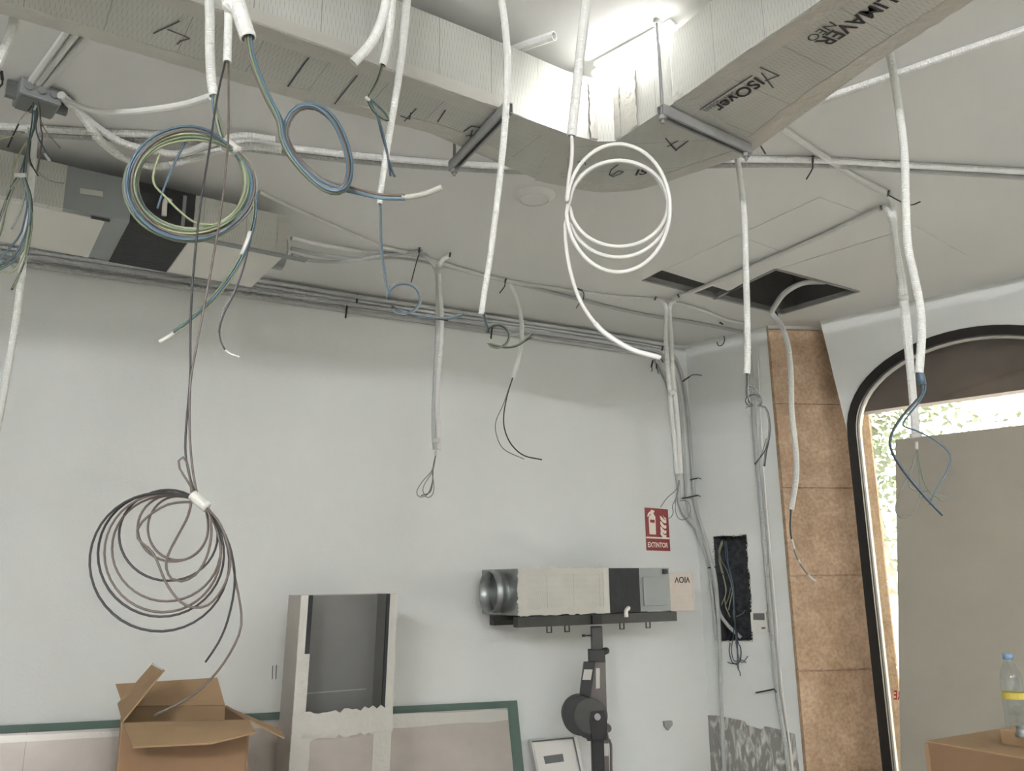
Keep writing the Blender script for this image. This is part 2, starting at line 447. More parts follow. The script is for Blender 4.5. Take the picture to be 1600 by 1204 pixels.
for i in range(len(nich)):
    a, b = nich[i], nich[(i+1) % len(nich)]
    c = (nich[0]+nich[9])/2
    a2, b2 = a+(c-a)*0.012, b+(c-b)*0.012
    f = bm.faces.new([bm.verts.new(p) for p in (a2-RW.n*.004, b2-RW.n*.004, b2-RW.n*.11, a2-RW.n*.11)])
struct('niche_side', bm, 'niche_dark', wr_)
# ragged plaster lip round the niche
bm = bmesh.new()
pts = nich + [nich[0]]
for i in range(len(pts)-1):
    n = max(1, int((pts[i+1]-pts[i]).length/0.02))
    for k in range(n):
        p = pts[i].lerp(pts[i+1], (k+random.random()*.6)/n); r = random.uniform(.003, .008)
        obox(p+RW.n*0.001, RW.u*r*1.6, RW.n*r*.7, Zv*r*1.5, bm)
struct('plaster_lip', bm, 'plaster_edge', wr_)
# grey adhesive patch low on the strip
pat = [RW.px(*q, 0.0) for q in [(1097, 1116), (1124, 1118), (1140, 1121), (1164, 1126), (1167, 1132), (1190, 1139), (1196, 1134), (1222, 1140), (1242, 1146)]]
sB = RW.sz(1242, 1146)[0]; sA = RW.sz(1099, 1116)[0]
poly = [RW.at(min(u_len-0.004, (p-RW.A).dot(RW.u)), p.z, 0) for p in pat] + [RW.at(u_len-0.004, 0.1), RW.at(max(0.01, sA), 0.1)]
struct('adhesive_patch', prism(poly, RW.n*0.006), 'adhesive_patch', wr_)

# stone pier
pdir = V((math.cos(math.radians(8)), math.sin(math.radians(8)), 0))
PW = Wall(PL, PL+pdir)
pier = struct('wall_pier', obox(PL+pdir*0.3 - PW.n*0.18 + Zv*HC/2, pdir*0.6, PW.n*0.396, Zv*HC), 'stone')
zs = [PW.sz(1197, 516)[1]] + [PW.sz(*q)[1] for q in ((1203, 632), (1212, 763), (1224, 900), (1237, 1048))]
dz = zs[3]-zs[4]; zs += [zs[4]-dz*1.02, zs[4]-2*dz, 0.0]
for a, b in zip(zs, zs[1:]):
    j = 0.0035
    bm = obox(PL+pdir*0.283 + PW.n*(0.0+random.uniform(-.003, .003)) + Zv*((a+b)/2), pdir*0.562, PW.n*0.06, Zv*(a-b-2*j), bev=0.004)
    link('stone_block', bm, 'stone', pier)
struct('pier_head', obox(PL+pdir*0.29+PW.n*0.0+Zv*((zs[0]+HC)/2+.003), pdir*0.58, PW.n*0.055, Zv*(HC-zs[0]-.006)), 'wall_paint', pier)

# arch wall
def arch_pts(sl, sr, zsp, ztop, n=28, bottom=0.0):
    """segmental arch opening as (s,z), from lower left up and over"""
    c = (sl+sr)/2; h = (sr-sl)/2; rise = ztop-zsp; out = [(sl, bottom)]
    for i in range(n+1):
        t = math.pi*(1-i/n); out.append((c+h*math.cos(t), zsp+rise*math.sin(t)**0.9))
    out.append((sr, bottom)); return out
SL, SR, ZSP, ZTOP = 0.085, 1.42, 2.38, 2.885
ap = arch_pts(SL, SR, ZSP, ZTOP)
ends = [AW.at(SL-.004, 0), AW.at(10.0, 0), AW.at(10.0, HC), AW.at(-0.01, HC), AW.at(SL-.004, 2.42)]
aw = struct('wall_arch', prism(ends, -AW.n*0.22, holes=[[AW.at(s, max(z, 0.01)) for s, z in ap]]), 'wall_paint')
# dark frame following the opening
def sweep_arch(name, o0, o1, w, m, parent, ap):
    bm = bmesh.new(); rings = []
    n = len(ap)
    for i, (s, z) in enumerate(ap):
        a = ap[max(i-1, 0)]; b = ap[min(i+1, n-1)]; t = V((b[0]-a[0], b[1]-a[1])).normalized(); nn = V((t.y, -t.x))
        rings.append([bm.verts.new(AW.at(s+nn.x*k, z+nn.y*k, o)) for k, o in ((0, o0), (w, o0), (w, o1), (0, o1))])
    for i in range(n-1):
        for k in range(4): bm.faces.new((rings[i][k], rings[i][(k+1) % 4], rings[i+1][(k+1) % 4], rings[i+1][k]))
    bm.faces.new(rings[0]); bm.faces.new(rings[-1][::-1]); bmesh.ops.recalc_face_normals(bm, faces=bm.faces)
    return link(name, bm, m, parent)
win = bpy.data.objects.new('window_1', None); COL.objects.link(win); win['kind'] = 'structure'; win.location = AW.at(0.75, 0, -0.05)
sweep_arch('window_frame', 0.012, -0.07, 0.052, 'frame_dark', win, ap)
sweep_arch('window_bead', -0.02, -0.05, 0.062, 'sealant', win, ap)
gp = [AW.at(s, max(z, .02), -0.04) for s, z in arch_pts(SL+.03, SR-.03, ZSP, ZTOP-.03)]
link('pane', prism(gp, -AW.n*0.006), 'glass', win)
# brown boarded head outside the glass
zb = 0.5*(AW.sz(1400, 644, -0.16)[1] + AW.sz(1600, 603, -0.16)[1])
link('head_board', prism([AW.at(0.10, zb, -0.13), AW.at(1.6, zb, -0.13), AW.at(1.6, 3.0, -0.13), AW.at(0.10, 3.0, -0.13)], -AW.n*0.1), 'wood_brown', win)
# outer stone jamb
sj = AW.sz(1376, 800, -0.55)[0]
jz = [AW.sz(*q, -0.30)[1] for q in ((1348, 648), (1352, 697), (1364, 776), (1378, 908), (1398, 1049))]; jz = [2.62] + jz[1:] + [jz[-1]-.5, 0.0]
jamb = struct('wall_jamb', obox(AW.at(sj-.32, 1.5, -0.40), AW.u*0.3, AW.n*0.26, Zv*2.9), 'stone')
for a, b in zip(jz, jz[1:]):
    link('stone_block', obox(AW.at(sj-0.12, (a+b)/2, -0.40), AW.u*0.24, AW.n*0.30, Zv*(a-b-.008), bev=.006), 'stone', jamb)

# ------------------------------------------------------------------ outdoors
def floorpt(s, off, z=0): return AW.at(s, z, -off)
bm = bmesh.new(); prism([floorpt(-6, .23), floorpt(6, .23), floorpt(9, 16), floorpt(-9, 16)], V((0, 0, -.1)), bm)
struct('ground_street', bm, 'pavement')
fac = thing('townhouse', 'pale rendered house across the street beyond the arch', 'building', floorpt(0, 9))
link('facade', prism([floorpt(-9, 9, 0), floorpt(9, 9, 0), floorpt(9, 9, 7), floorpt(-9, 9, 7)], -AW.n*0.3), 'pale_render', fac)
for s in (-4, -1.5, 1, 3.5):
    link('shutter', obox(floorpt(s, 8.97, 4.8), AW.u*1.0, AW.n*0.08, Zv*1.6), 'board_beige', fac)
# tree
tp = AW.px(1383, 905, -4.0); tb = V((tp.x, tp.y, 0))
tree = thing('street_tree', 'leafy street tree with slim pale trunk outside the arch', 'tree', tb)
link('trunk', tube([tb, tb+V((.03, 0, 1.2)), tb+V((-.05, .05, 2.4)), tb+V((.02, .1, 3.4))], (0.13, 0.07), 10, .1), 'bark', tree, smooth=True)
bm = bmesh.new()
for k in range(3000):
    a = random.random()
    c = tb + V((random.gauss(-0.1, .55), random.gauss(0, .6), random.gauss(3.1, .75)))
    if c.z < 1.55: c.z = 1.55+random.random()*.6
    r = random.uniform(.03, .065); d1 = V((random.gauss(0, 1), random.gauss(0, 1), random.gauss(0, 1))).normalized(); d2 = d1.cross(V((random.random(), random.random(), 1))).normalized()
    bm.faces.new([bm.verts.new(c+q) for q in (d1*r, d2*r*.5, -d1*r, -d2*r*.5)])
link('foliage', bm, 'leaf', tree, kind='stuff')
vp = AW.px(1398, 1010, -3.0); vb = V((vp.x, vp.y, 0)); vz = AW.sz(1400, 932, -3.0)[1]
van = thing('parked_van', 'white side panel of a parked van seen beyond the arch', 'van', vb)
link('body_panel', obox(vb+AW.u*0.9+Zv*(vz/2+.15)-AW.n*.5, AW.u*2.2, AW.n*1.0, Zv*(vz-.3), bev=.05), 'van_white', van)
for sx in (0.15, 1.6): link('wheel', cyl(vb+AW.u*sx+Zv*.3, vb+AW.u*sx+Zv*.3-AW.n*1.0, .3, 20), 'tie_black', van)

# lettering stuck on the pane: RE seen from behind
p0, p1 = AW.px(1409, 1093, -0.038), AW.px(1396.5, 1092, -0.038); cap = AW.px(1409, 1079, -0.038)-p0
lettering('RE', p0, p1, cap, 'letter_red', win)

# ================================================================== CEILING DUCT
ZD, ZT = 2.84, 3.045
near = [(300, 0), (797, 175), (888, 210), (933, 221), (962, 221), (1052, 162), (1140, 98), (1284, 0)]
far = [(1522, 0), (1384, 86), (1175, 237), (1118, 257), (1060, 278), (1000, 296), (930, 300), (850, 285), (780, 255), (672, 208), (380, 128), (0, 19)]
nz = [atZ(*q, ZD) for q in near]; fz = [atZ(*q, ZD) for q in far]
def ext(a, b, L): d = (b-a).normalized(); return b+d*L
dN = (nz[0]-nz[1]).normalized()
nz[0] = nz[1]+dN*2.3; fz[-1] = fz[-2] + (fz[-1]-fz[-2]).normalized()*1.75
eR = (nz[-1]-nz[-2]).normalized(); nz[-1] = nz[-2]+eR*1.7; fz[0] = fz[1]+(fz[0]-fz[1]).normalized()*1.55
duct = thing('air_duct', 'large foil faced rectangular air duct turning a corner under the ceiling', 'duct', V((0.3, 2.3, ZD)))
left = nz[:3] + [fz[7], fz[8], fz[9], fz[10], fz[11]]
elbow = nz[2:6] + [fz[2], fz[3], fz[4], fz[5], fz[6], fz[7]]
right = nz[5:] + [fz[0], fz[1], fz[2]]
H_ = V((0, 0, ZT-ZD))
link('duct_section', prism(left, H_, uvu=(nz[0]-nz[1])), 'foil_duct', duct)
link('duct_elbow', prism(elbow, H_, uvu=(nz[3]-fz[6])), 'foil_duct', duct)
link('duct_section', prism(right, H_, uvu=(nz[-1]-nz[-2])), 'foil_duct', duct)
def ribbon(name, pts, wd, nrm, m, parent, th=0.0012, wob=0.0):
    bm = bmesh.new(); path = spline(pts, 0.03) if len(pts) > 2 else [pts[0].lerp(pts[1], i/24) for i in range(25)]
    T, _ = frames(path); prev = None
    for p, t in zip(path, T):
        s = t.cross(nrm).normalized()*wd*0.5*(1+random.uniform(-wob, wob)); h = nrm*(th+random.uniform(0, wob*0.004))
        cur = [bm.verts.new(q) for q in (p+s, p+s+h, p-s+h, p-s)]
        if prev:
            for k in range(3): bm.faces.new((prev[k], prev[k+1], cur[k+1], cur[k]))
        prev = cur
    bmesh.ops.recalc_face_normals(bm, faces=bm.faces)
    return link(name, bm, m, parent)
DN = V((0, 0, -1))
def inset(path, other, k): return [a+((other-a).normalized())*k for a in path]
cen = V((0.3, 2.28, ZD))
nA = (nz[1]-nz[0]).normalized().cross(Zv)
# tape along the bottom edges
mid = lambda a, b, t: a.lerp(b, t)
ribbon('foil_tape', [mid(nz[0], fz[11], .1), mid(nz[1], fz[9], .12), mid(nz[2], fz[8], .12)], 0.05, DN, 'foil_tape', duct, wob=.1)
ribbon('foil_tape', [mid(fz[11], nz[0], .12), mid(fz[10], nz[1], .08), mid(fz[9], nz[1], .14), mid(fz[8], nz[2], .13)], 0.05, DN, 'foil_tape', duct, wob=.1)
ribbon('foil_tape', [mid(nz[5], fz[2], .1), mid(nz[6], fz[1], .1), mid(nz[7], fz[0], .1)], 0.055, DN, 'foil_tape', duct, wob=.12)
ribbon('foil_tape', [mid(fz[2], nz[5], .1), mid(fz[1], nz[6], .08), mid(fz[0], nz[7], .1)], 0.055, DN, 'foil_tape', duct, wob=.12)
ribbon('foil_tape', [nz[2].lerp(fz[7], .03), nz[2].lerp(fz[7], .97)], 0.07, DN, 'foil_tape', duct, wob=.1)
ribbon('foil_tape', [nz[5].lerp(fz[2], .03), nz[5].lerp(fz[2], .97)], 0.07, DN, 'foil_tape', duct, wob=.1)
ribbon('foil_tape', inset(fz[2:8], cen, .03), 0.05, DN, 'foil_tape', duct, wob=.1)
# side tapes at inner corner and along lower edge of the near sides
def side_tape(a, b, z, wd, nn): ribbon('foil_tape', [a+V((0, 0, z)), b+V((0, 0, z))], wd, nn, 'foil_tape', duct, wob=.15)
nS1 = (nz[1]-nz[0]).normalized().cross(Zv); nS1 = nS1 if nS1.dot(CAM-nz[1]) > 0 else -nS1
nS2 = (nz[6]-nz[5]).normalized().cross(Zv); nS2 = nS2 if nS2.dot(CAM-nz[6]) > 0 else -nS2
side_tape(nz[0], nz[1], .018, .034, nS1); side_tape(nz[5], nz[7], .018, .034, nS2)
for p, nn in ((nz[3], nS1), (nz[4], nS2), (nz[4].lerp(nz[5], .3), nS2)):
    ribbon('foil_tape', [p+V((0, 0, .005)), p+V((0, 0, ZT-ZD-.01))], .05, nn, 'foil_tape', duct, th=.002, wob=.12)
# lettering and pen marks on the underside
def under(x, y): return atZ(x, y, ZD-0.0018)
lettering('ISOver', under(1181, 121), under(1113, 168), under(1196, 130)-under(1181, 121), 'ink', duct)
lettering('SAINT-GOBAIN', under(1145, 143), under(1098, 171), (under(1151, 147)-under(1145, 143)), 'ink', duct, bold=False)
lettering('CLIMAVER', under(1406, -22), under(1272, 66), under(1428, -13)-under(1406, -22), 'ink', duct)
lettering('NEO', under(1297, 34), under(1258, 60), under(1309, 40)-under(1297, 34), 'ink', duct, bold=False)
lettering('IS', under(992, 274), under(1010, 272), under(996, 266)-under(992, 275), 'ink', duct)
for ln in ([(1175, 118), (1094, 171)], [(1190, 114), (1208, 137)], [(1188, 105), (1217, 118), (1196, 126)],
           [(1040, 216), (1056, 235), (1075, 220)], [(1043, 229), (1059, 220)],
           [(966, 257), (955, 265), (952, 273), (958, 276), (970, 271), (974, 268), (966, 267), (956, 274)],
           [(903, 253), (912, 250), (915, 257)], [(240, 52), (280, 33)], [(262, 46), (288, 56), (296, 60), (282, 64), (277, 69)],
           [(626, 181), (640, 186), (642, 176)], [(632, 189), (650, 170)], [(725, 205), (737, 197), (757, 200)], [(728, 212), (748, 210)], [(735, 214), (738, 203)],
           [(450, 135), (482, 90)], [(523, 162), (558, 118)], [(684, 190), (696, 172)]):
    stroke([under(*q) for q in ln], 0.0035, DN, 'pen', duct)

# strut channels and threaded rods carrying the duct
def strut(a, b, ra, rb, label):
    t = thing('strut_hanger', label, 'bracket', V((a.x, a.y, ZD-.03)))
    d = (b-a); s = d.normalized().cross(Zv)*0.024; c = (a+b)/2
    bm = bmesh.new(); obox(c-Zv*.004, d, s, Zv*.003, bm); obox(c-Zv*.018+s*.46, d, s*.08, Zv*.03, bm); obox(c-Zv*.018-s*.46, d, s*.08, Zv*.03, bm)
    obox(c-Zv*.032+s*.36, d, s*.26, Zv*.003, bm); obox(c-Zv*.032-s*.36, d, s*.26, Zv*.003, bm)
    link('strut_channel', bm, 'steel', t)
    for r in (ra, rb):
        p = a+d*r
        link('threaded_rod', cyl(V((p.x, p.y, ZD-.055)), V((p.x, p.y, HC-.002)), .005, 8), 'steel', t)
        link('nut', cyl(V((p.x, p.y, ZD-.045)), V((p.x, p.y, ZD-.034)), .011, 6), 'steel', t)
        link('anchor', cyl(V((p.x, p.y, HC-.012)), V((p.x, p.y, HC-.001)), .012, 8), 'steel', t)
strut(atZ(1031, 163, ZD-.001), atZ(1169, 226, ZD-.001), 0.02, 0.96, 'steel channel on threaded rods under the lettered duct run')
strut(atZ(795, 158, ZD-.001), atZ(706, 253, ZD-.001), 0.05, 0.95, 'steel channel on threaded rods under the pen marked plain duct run')

# ================================================================== LAMPS
def batten(a, b, label, group=None, glow='lamp_glow', name='lamp_batten', tname='tube'):
    t = thing(name, label, 'lamp', V((a.x, a.y, HC-.03)), group)
    d = b-a; s = d.normalized().cross(Zv)
    link('lamp_body', obox((a+b)/2+Zv*.022, d*1.04, s*.04, Zv*.012), 'lamp_body', t)
    link(tname, cyl(a, b, .011, 12), glow, t, smooth=True)
    for p, q in ((a, -1), (b, 1)): link('end_cap', cyl(p, p+d.normalized()*.02*q, .013, 12), 'lamp_body', t)
offn = nS2*0.030
a, b = atZ(936, 116, HC-.032), atZ(1072, 50, HC-.032)
la, lb = atZ(936, 112, HC-.03), atZ(1052, 50, HC-.03)
batten(la, lb, 'glowing lamp tube in the gap between duct corner and ceiling', glow='lamp_glow_dim')
# lamps of the room outside the picture: on the ceiling behind the camera
for side, x, y in (('rear_left', -1.0, -2.0), ('rear', 1.4, -2.4), ('rear_right', 3.6, -1.6)):
    c = V((x, y, HC-.03)); batten(c-AW.u*.6, c+AW.u*.6, 'glowing lamp tube on the bare ceiling of the rear room', 'lamp tubes of the rear room', name='lamp_%s_offscreen' % side, tname='tube_%s_offscreen' % side)
# downlight recess cover
dc = atZ(835, 305); t = thing('downlight', 'round white downlight trim set in the ceiling', 'downlight', V((dc.x, dc.y, HC-.01)))
def ringz(c, r0, r1, z0, z1, n=40, m='plastic_white', name='trim_ring'):
    bm = bmesh.new(); R = []
    for r, z in ((r0, z0), (r1, z1), (r1*.97, z1-.006)):
        R.append([bm.verts.new(V((c.x+r*math.cos(2*math.pi*k/n), c.y+r*math.sin(2*math.pi*k/n), z))) for k in range(n)])
    for A_, B_ in zip(R, R[1:]):
        for k in range(n): bm.faces.new((A_[k], A_[(k+1) % n], B_[(k+1) % n], B_[k]))
    return bm, R
bm, R = ringz(dc, .085, .06, HC-.001, HC-.014)
link('trim_ring', bm, 'ceiling_paint', t, smooth=True)
bm = bmesh.new(); n = 40; bm.faces.new([bm.verts.new(V((dc.x+.057*math.cos(2*math.pi*k/n), dc.y+.057*math.sin(2*math.pi*k/n), HC-.0185))) for k in range(n)])
link('cover', bm, 'ceiling_paint', t)

# ================================================================== CONDUIT RUNS
CW, CG = 'conduit_white', 'conduit_grey'
def run(name, pts, r, m, label, cat='conduit', group=None, corr=.007, hollow=False):
    o = link(name, tube(pts, r, 8, corr=corr, hollow=hollow), m, smooth=False)
    return tag(o, label, cat, group)
# along the top of the back wall
sL = BW.sz(-120, 375)[0]
for k, (z, off, r) in enumerate(((3.074, .045, .012), (3.062, .014, .012), (3.03, .014, .0125), (2.995, .0145, .014))):
    pts = [BW.at(sL+(s_c-.30-sL)*i/14, z+random.uniform(-.003, .003), off) for i in range(15)]
    if k == 0: pts = pts[:-1] + [BW.at(s_c-.12, z-.01, off+.01), BW.at(s_c-.05, z-.02, off+.08)]
    else:
        dp = (0.012+.03*k); sx = s_c-.235+.06*(3-k)
        pts += [BW.at(sx-.02, z-.03-.005*k, off), BW.at(sx+.06, z-.20, off+.002), BW.at(sx+.085, z-.45, off+.004)]
        for q in ((BW.at(sx+.09, 2.2, off+.004)), BW.at(sx+.10, 2.02, off+.01)): pts.append(q)
        if k == 1: pts += [RW.px(1104, 850, .02), RW.px(1112, 890, .02), RW.px(1122, 950, -.01), RW.px(1136, 975, -.04), RW.px(1158, 996, -.07)]
        if k == 2: pts += [RW.px(1097, 850, .02), RW.px(1107, 885, .025), RW.px(1113, 930, .02), RW.px(1120, 1000, .018)]
        if k == 3: pts += [RW.px(1095, 835, .02), RW.px(1110, 875, .04), RW.px(1118, 910, .03), RW.px(1124, 1000, .02), RW.px(1127, 1100, .02), RW.px(1132, 1204, .02), RW.px(1136, 1290, .02)]
    run('wall_conduit', pts, r, CG, ['grey conduit in the angle of back wall and ceiling, uppermost of the bundle',
        'grey conduit along back wall that bends down and ends inside the open niche',
        'grey conduit along back wall that bends down and stops beside the niche',
        'grey conduit along back wall, lowest of the bundle, running on down to the floor'][k], group='conduits along the back wall', corr=.008)
# on the strip beside the pier
run('wall_conduit', [RW.px(*q, .014) for q in ((1166, 522), (1170, 545), (1176, 620), (1181, 700), (1190, 800), (1199, 900), (1206, 985), (1214, 1075), (1224, 1140), (1233, 1204), (1244, 1290))], .015, CG, 'grey vertical conduit beside the thermostat')
run('wall_conduit', [RW.px(*q, .008) for q in ((1183, 540), (1188, 640), (1192, 720), (1198, 800), (1207, 900), (1214, 985), (1222, 1075), (1231, 1140), (1239, 1204), (1247, 1290))], .006, 'plastic_white', 'thin white cable beside the stone pier', corr=0)
# across the ceiling
def to_arch_wall(pts):
    a, b = pts[-2], pts[-1]; d = (b-a).normalized(); k = ((AW.A+AW.n*.01)-b).dot(AW.n)/d.dot(AW.n)
    return pts + [b+d*k*f for f in (.33, .66, 1.0)] if k > 0 else pts
run('ceiling_conduit', to_arch_wall(PZ([(-140, 188), (0, 197), (160, 207), (300, 212), (380, 222), (560, 243), (720, 256), (880, 262), (1000, 258), (1100, 250), (1270, 250), (1420, 258), (1600, 268), (1760, 280)], .013)), .013, CW, 'white ribbed conduit crossing the whole ceiling behind the duct, upper of two')
run('ceiling_conduit', to_arch_wall(PZ([(-140, 196), (0, 206), (160, 216), (300, 222), (380, 232), (560, 252), (720, 264), (880, 270), (1000, 266), (1100, 259), (1270, 258), (1420, 266), (1600, 277), (1760, 290)], .011)), .011, CG, 'grey ribbed conduit crossing the whole ceiling behind the duct, lower of two')
run('ceiling_conduit', to_arch_wall(PZ([(1190, 190), (1230, 172), (1300, 149), (1400, 115), (1500, 80), (1600, 46), (1690, 14)], .011)), .011, CW, 'white conduit running from duct top towards the arch wall')
run('ceiling_conduit', PZ([(455, 372, .06), (500, 382, .03), (560, 392, 0), (600, 396), (655, 402), (720, 420), (800, 440), (880, 452), (960, 463), (1030, 468), (1090, 482), (1130, 498), (1165, 506)], .010), .010, CW, 'pale conduit running from hung unit to the pier')
run('ceiling_conduit', PZ([(455, 388, .08), (500, 398, .06), (560, 404, .02), (620, 402), (690, 414), (780, 436), (860, 456), (930, 474), (1010, 492), (1080, 503), (1132, 513), (1160, 518)], .010), .010, CG, 'grey conduit running beside the pale one near the back wall')
run('ceiling_conduit', PZ([(405, 300), (460, 326), (510, 348), (560, 370), (600, 386), (650, 397)], .009), .009, CW, 'pale conduit running diagonally from the ribbed pair to the tie points')
run('ceiling_conduit', PZ([(456, 398, .10), (490, 407, .08), (540, 408, .05), (590, 400, .02), (640, 394, .0), (660, 392)], .009), .009, CG, 'grey sagging conduit at the round collar of hung unit')
# stub sticking out over the duct
run('conduit_stub', PZ([(800, 79, .002), (830, 68, .012), (866, 56, .022)], .014), .014, CW, 'short white conduit stub with open end above the duct', hollow=True, corr=.005)
# big ones draped from the junction box to the ribbed pair
run('draped_conduit', [atZ(95, 148, HC-.03), atZ(125, 178, HC-.03), atZ(160, 222, 3.03), atZ(200, 250, 3.02), atZ(245, 260, 3.03), atZ(300, 248, 3.06), atZ(345, 234, HC-.03), atZ(392, 228, HC-.03), atZ(440, 234, HC-.03)], .014, CW, 'thick white conduit draped from junction box to ribbed pair, lower')
run('draped_conduit', [atZ(105, 160, HC-.03), atZ(150, 197, HC-.03), atZ(190, 222, 3.05), atZ(225, 232, 3.05), atZ(280, 240, 3.06), atZ(335, 222, HC-.05), atZ(380, 212, HC-.03), atZ(430, 218, HC-.03)], .013, CW, 'thick white conduit draped from junction box to ribbed pair, upper')
run('draped_conduit', PY([(330, 151), (290, 163), (240, 171), (190, 175), (140, 171), (104, 157)], 1.5, 2.25), .008, CW, 'white conduit looping from hanging tube back to junction box', corr=.005)
for k, (a, b) in enumerate((((58, 132), (150, 12)), ((70, 136), (172, 14)), ((48, 128), (134, 8)))):
    run('ceiling_conduit', PZ([b, ((a[0]+b[0])/2, (a[1]+b[1])/2), a], .010), .010, CW, ['white conduit into the middle gland of the junction box', 'white conduit into the junction box gland by the draped conduits', 'white conduit into the junction box gland by the loose conduit end'][k], group='conduits into the junction box')
run('draped_conduit', PY([(24, -20), (22, 30), (14, 60), (0, 90), (-12, 120)], 1.7), .011, CW, 'white conduit end above the junction box', corr=.005)

# ================================================================== CABLE TIES / CLIPS
def clip(p, d, n, ln, label, tail=0.03, wd=.008):
    t = thing('cable_tie', label, 'cable tie', p, 'black cable ties on the conduits')
    s = d.cross(n).normalized()
    link('strap', obox(p, d*ln, s*wd, n*.006), 'tie_black', t)
    if tail: link('tail', tube([p+d*ln*.4, p+d*(ln*.4+tail*.5)+n*tail*.3, p+d*(ln*.4+tail)+n*tail*.9+s*tail*.5], .0028, 5), 'tie_black', t)
def cclip(x, y, dx, dy, ln, label, tail=.02, drop=.022):
    p = atZ(x, y, HC-drop); q = atZ(x+dx, y+dy, HC-drop); clip(p, (q-p).normalized(), DN, ln, label, tail)
ties = ((655, 390, -2, 10, .0, 'where the grey one of the taped conduit pair leaves the ceiling'), (703, 398, -2, 9, .0, 'where the white one of the taped conduit pair leaves the ceiling'),
        (790, 438, -3, 10, .05, 'above the single curved conduit'), (905, 452, 8, 3, .04, 'on the pale ceiling conduit behind the cable coil tail'), (1024, 466, -4, 9, .0, 'above the conduit pair over the red sign, on the pale ceiling conduit'),
        (1060, 462, 4, 8, .0, 'above the conduit pair over the red sign, beside the ceiling hatch'), (1388, 302, -2, 10, .0, 'with a long tail above the conduit pair before the arch'), (1377, 325, 3, 10, .0, 'on the conduit from the hatch, above the pair before the arch'),
        (1213, 489, 6, 6, .02, 'at the hatch corner above the stone pier'), (1270, 248, -1, 14, .05, 'round the ribbed pair beside the steel channel'), (1127, 505, 6, 4, .0, 'on the pale ceiling conduit near the stone pier'),
        (905, 462, 4, 12, .05, 'on the grey ceiling conduit behind the cable coil tail'), (104, 155, -3, 12, .0, 'beside the junction box, at the draped conduits'), (3, 118, 1, 8, .03, 'beside the junction box, at the loose conduit end'))
for x, y, dx, dy, tl, tx in ties: cclip(x, y, dx, dy, .045, 'black cable tie ' + tx, tl)
def long_tail(pts, label):
    q = [atZ(x, y, HC-.03) for x, y in pts]; o = link('cable_tie', tube(q, .003, 5, .01), 'tie_black'); tag(o, label, 'cable tie', 'black cable ties on the conduits')
long_tail([(656, 392), (650, 412), (641, 446)], 'long loose black tie tail above the blue wire ring')
long_tail([(1176, 203), (1184, 220), (1196, 240)], 'long straight black tie tail behind the steel channel end')
long_tail([(1389, 305), (1408, 315), (1424, 320), (1438, 315)], 'long curling black tie tail crossing behind conduit before the arch')
def wclip(W, x, y, dx, dy, ln, label, tail, off=.034):
    p = W.px(x, y, off); q = W.px(x+dx, y+dy, off); clip(p, (q-p).normalized(), W.n, ln, label, tail)
for x, y, dx, dy, ln, tl in ((558, 466, -1, 9, .05, 0), (541, 487, -1, 9, .07, .0), (1036, 540, -3, 12, .07, .02), (1019, 568, -2, 9, .05, .06), (768, 520, -1, 9, .07, 0), (1026, 572, 0, 9, .03, .05)):
    wclip(BW, x, y, dx, dy, ln, 'black cable tie ' + {558: 'on the upper wall conduits near the taped pair', 541: 'on the lowest wall conduit near the taped pair', 1036: 'round all wall conduits before they bend down', 1019: 'with forked tail where wall conduits start to bend', 768: 'on the wall conduits behind the small dark wire ring', 1026: 'short, beside the forked one at the conduit bend'}[x], tl)
for x, y, dx, dy, ln, tl in ((1072, 592, 10, -7, .07, .06), (1084, 748, 9, -2, .06, .02), (1078, 776, 10, -2, .13, .02), (1113, 886, 10, -1, .06, .0), (1125, 897, 8, 0, .04, 0), (1195, 1079, 10, -2, .12, .04)):
    wclip(RW if x > 1100 else BW, x, y, dx, dy, ln, 'black cable tie ' + {1072: 'with long tail sticking out at the conduit bend', 1084: 'short, on the vertical conduits above the red sign height', 1078: 'with long straight end beside the red sign', 1113: 'round the conduits at the upper niche edge', 1125: 'on the single conduit entering the niche', 1195: 'with long straight end on conduit below the thermostat'}[x], tl, .05 if x < 1100 else .036)
p = RW.px(1127, 527, .01); t = thing('cable_tie', 'black hook shaped cable tie under the ceiling by the pier', 'cable tie', p)
link('strap', tube([RW.px(*q, .01) for q in ((1129, 520), (1132, 530), (1129, 538), (1123, 540), (1120, 534))], .003, 5, .005), 'tie_black', t)

# ================================================================== HANGING CONDUITS AND WIRES
def up_to_ceiling(pts):
    p = pts[0]
    return ([V((p.x, p.y, HC-.001))] + pts) if p.z < HC-.02 else pts
def conduit(px, Y, Y1, w0, w1, m, parent, ceilng=True, corr=.0048, hollow=True):
    pts = PY(px, Y, Y1)
    if ceilng: pts = up_to_ceiling(pts)
    link('conduit', tube(pts, (rpx(w0, Y), rpx(w1, Y1 or Y)), 12, corr=corr, hollow=hollow), m, parent, smooth=False)
    return pts[-1]
def wires(px, Y, n, spread, wr, cols, parent, Y1=None, **k): strands(PY(px, Y, Y1), n, spread, wr, cols, parent, **k)
def arc(cx, cy, rx, ry, a0, a1, n=14, dY=0.0):
    out = []
    for i in range(n+1):
        a = math.radians(a0+(a1-a0)*i/n); out.append((cx+rx*math.cos(a), cy+ry*math.sin(a), dY*i/n))
    return out
def tape(px, Y, w, m, parent, name='tape'): link(name, tube(PY(px, Y), rpx(w, Y), 10, .01), m, parent, smooth=True)
BL, GR, YE, BR, GY, BK = 'wire_blue', 'wire_green', 'wire_yellow', 'wire_brown', 'wire_grey', 'wire_black'
def root(px, Y, label, group='hanging conduits with wires'):
    p = atY(px[0], px[1], Y); return thing('hanging_conduit', label, 'conduit', V((p.x, p.y, HC)), group)

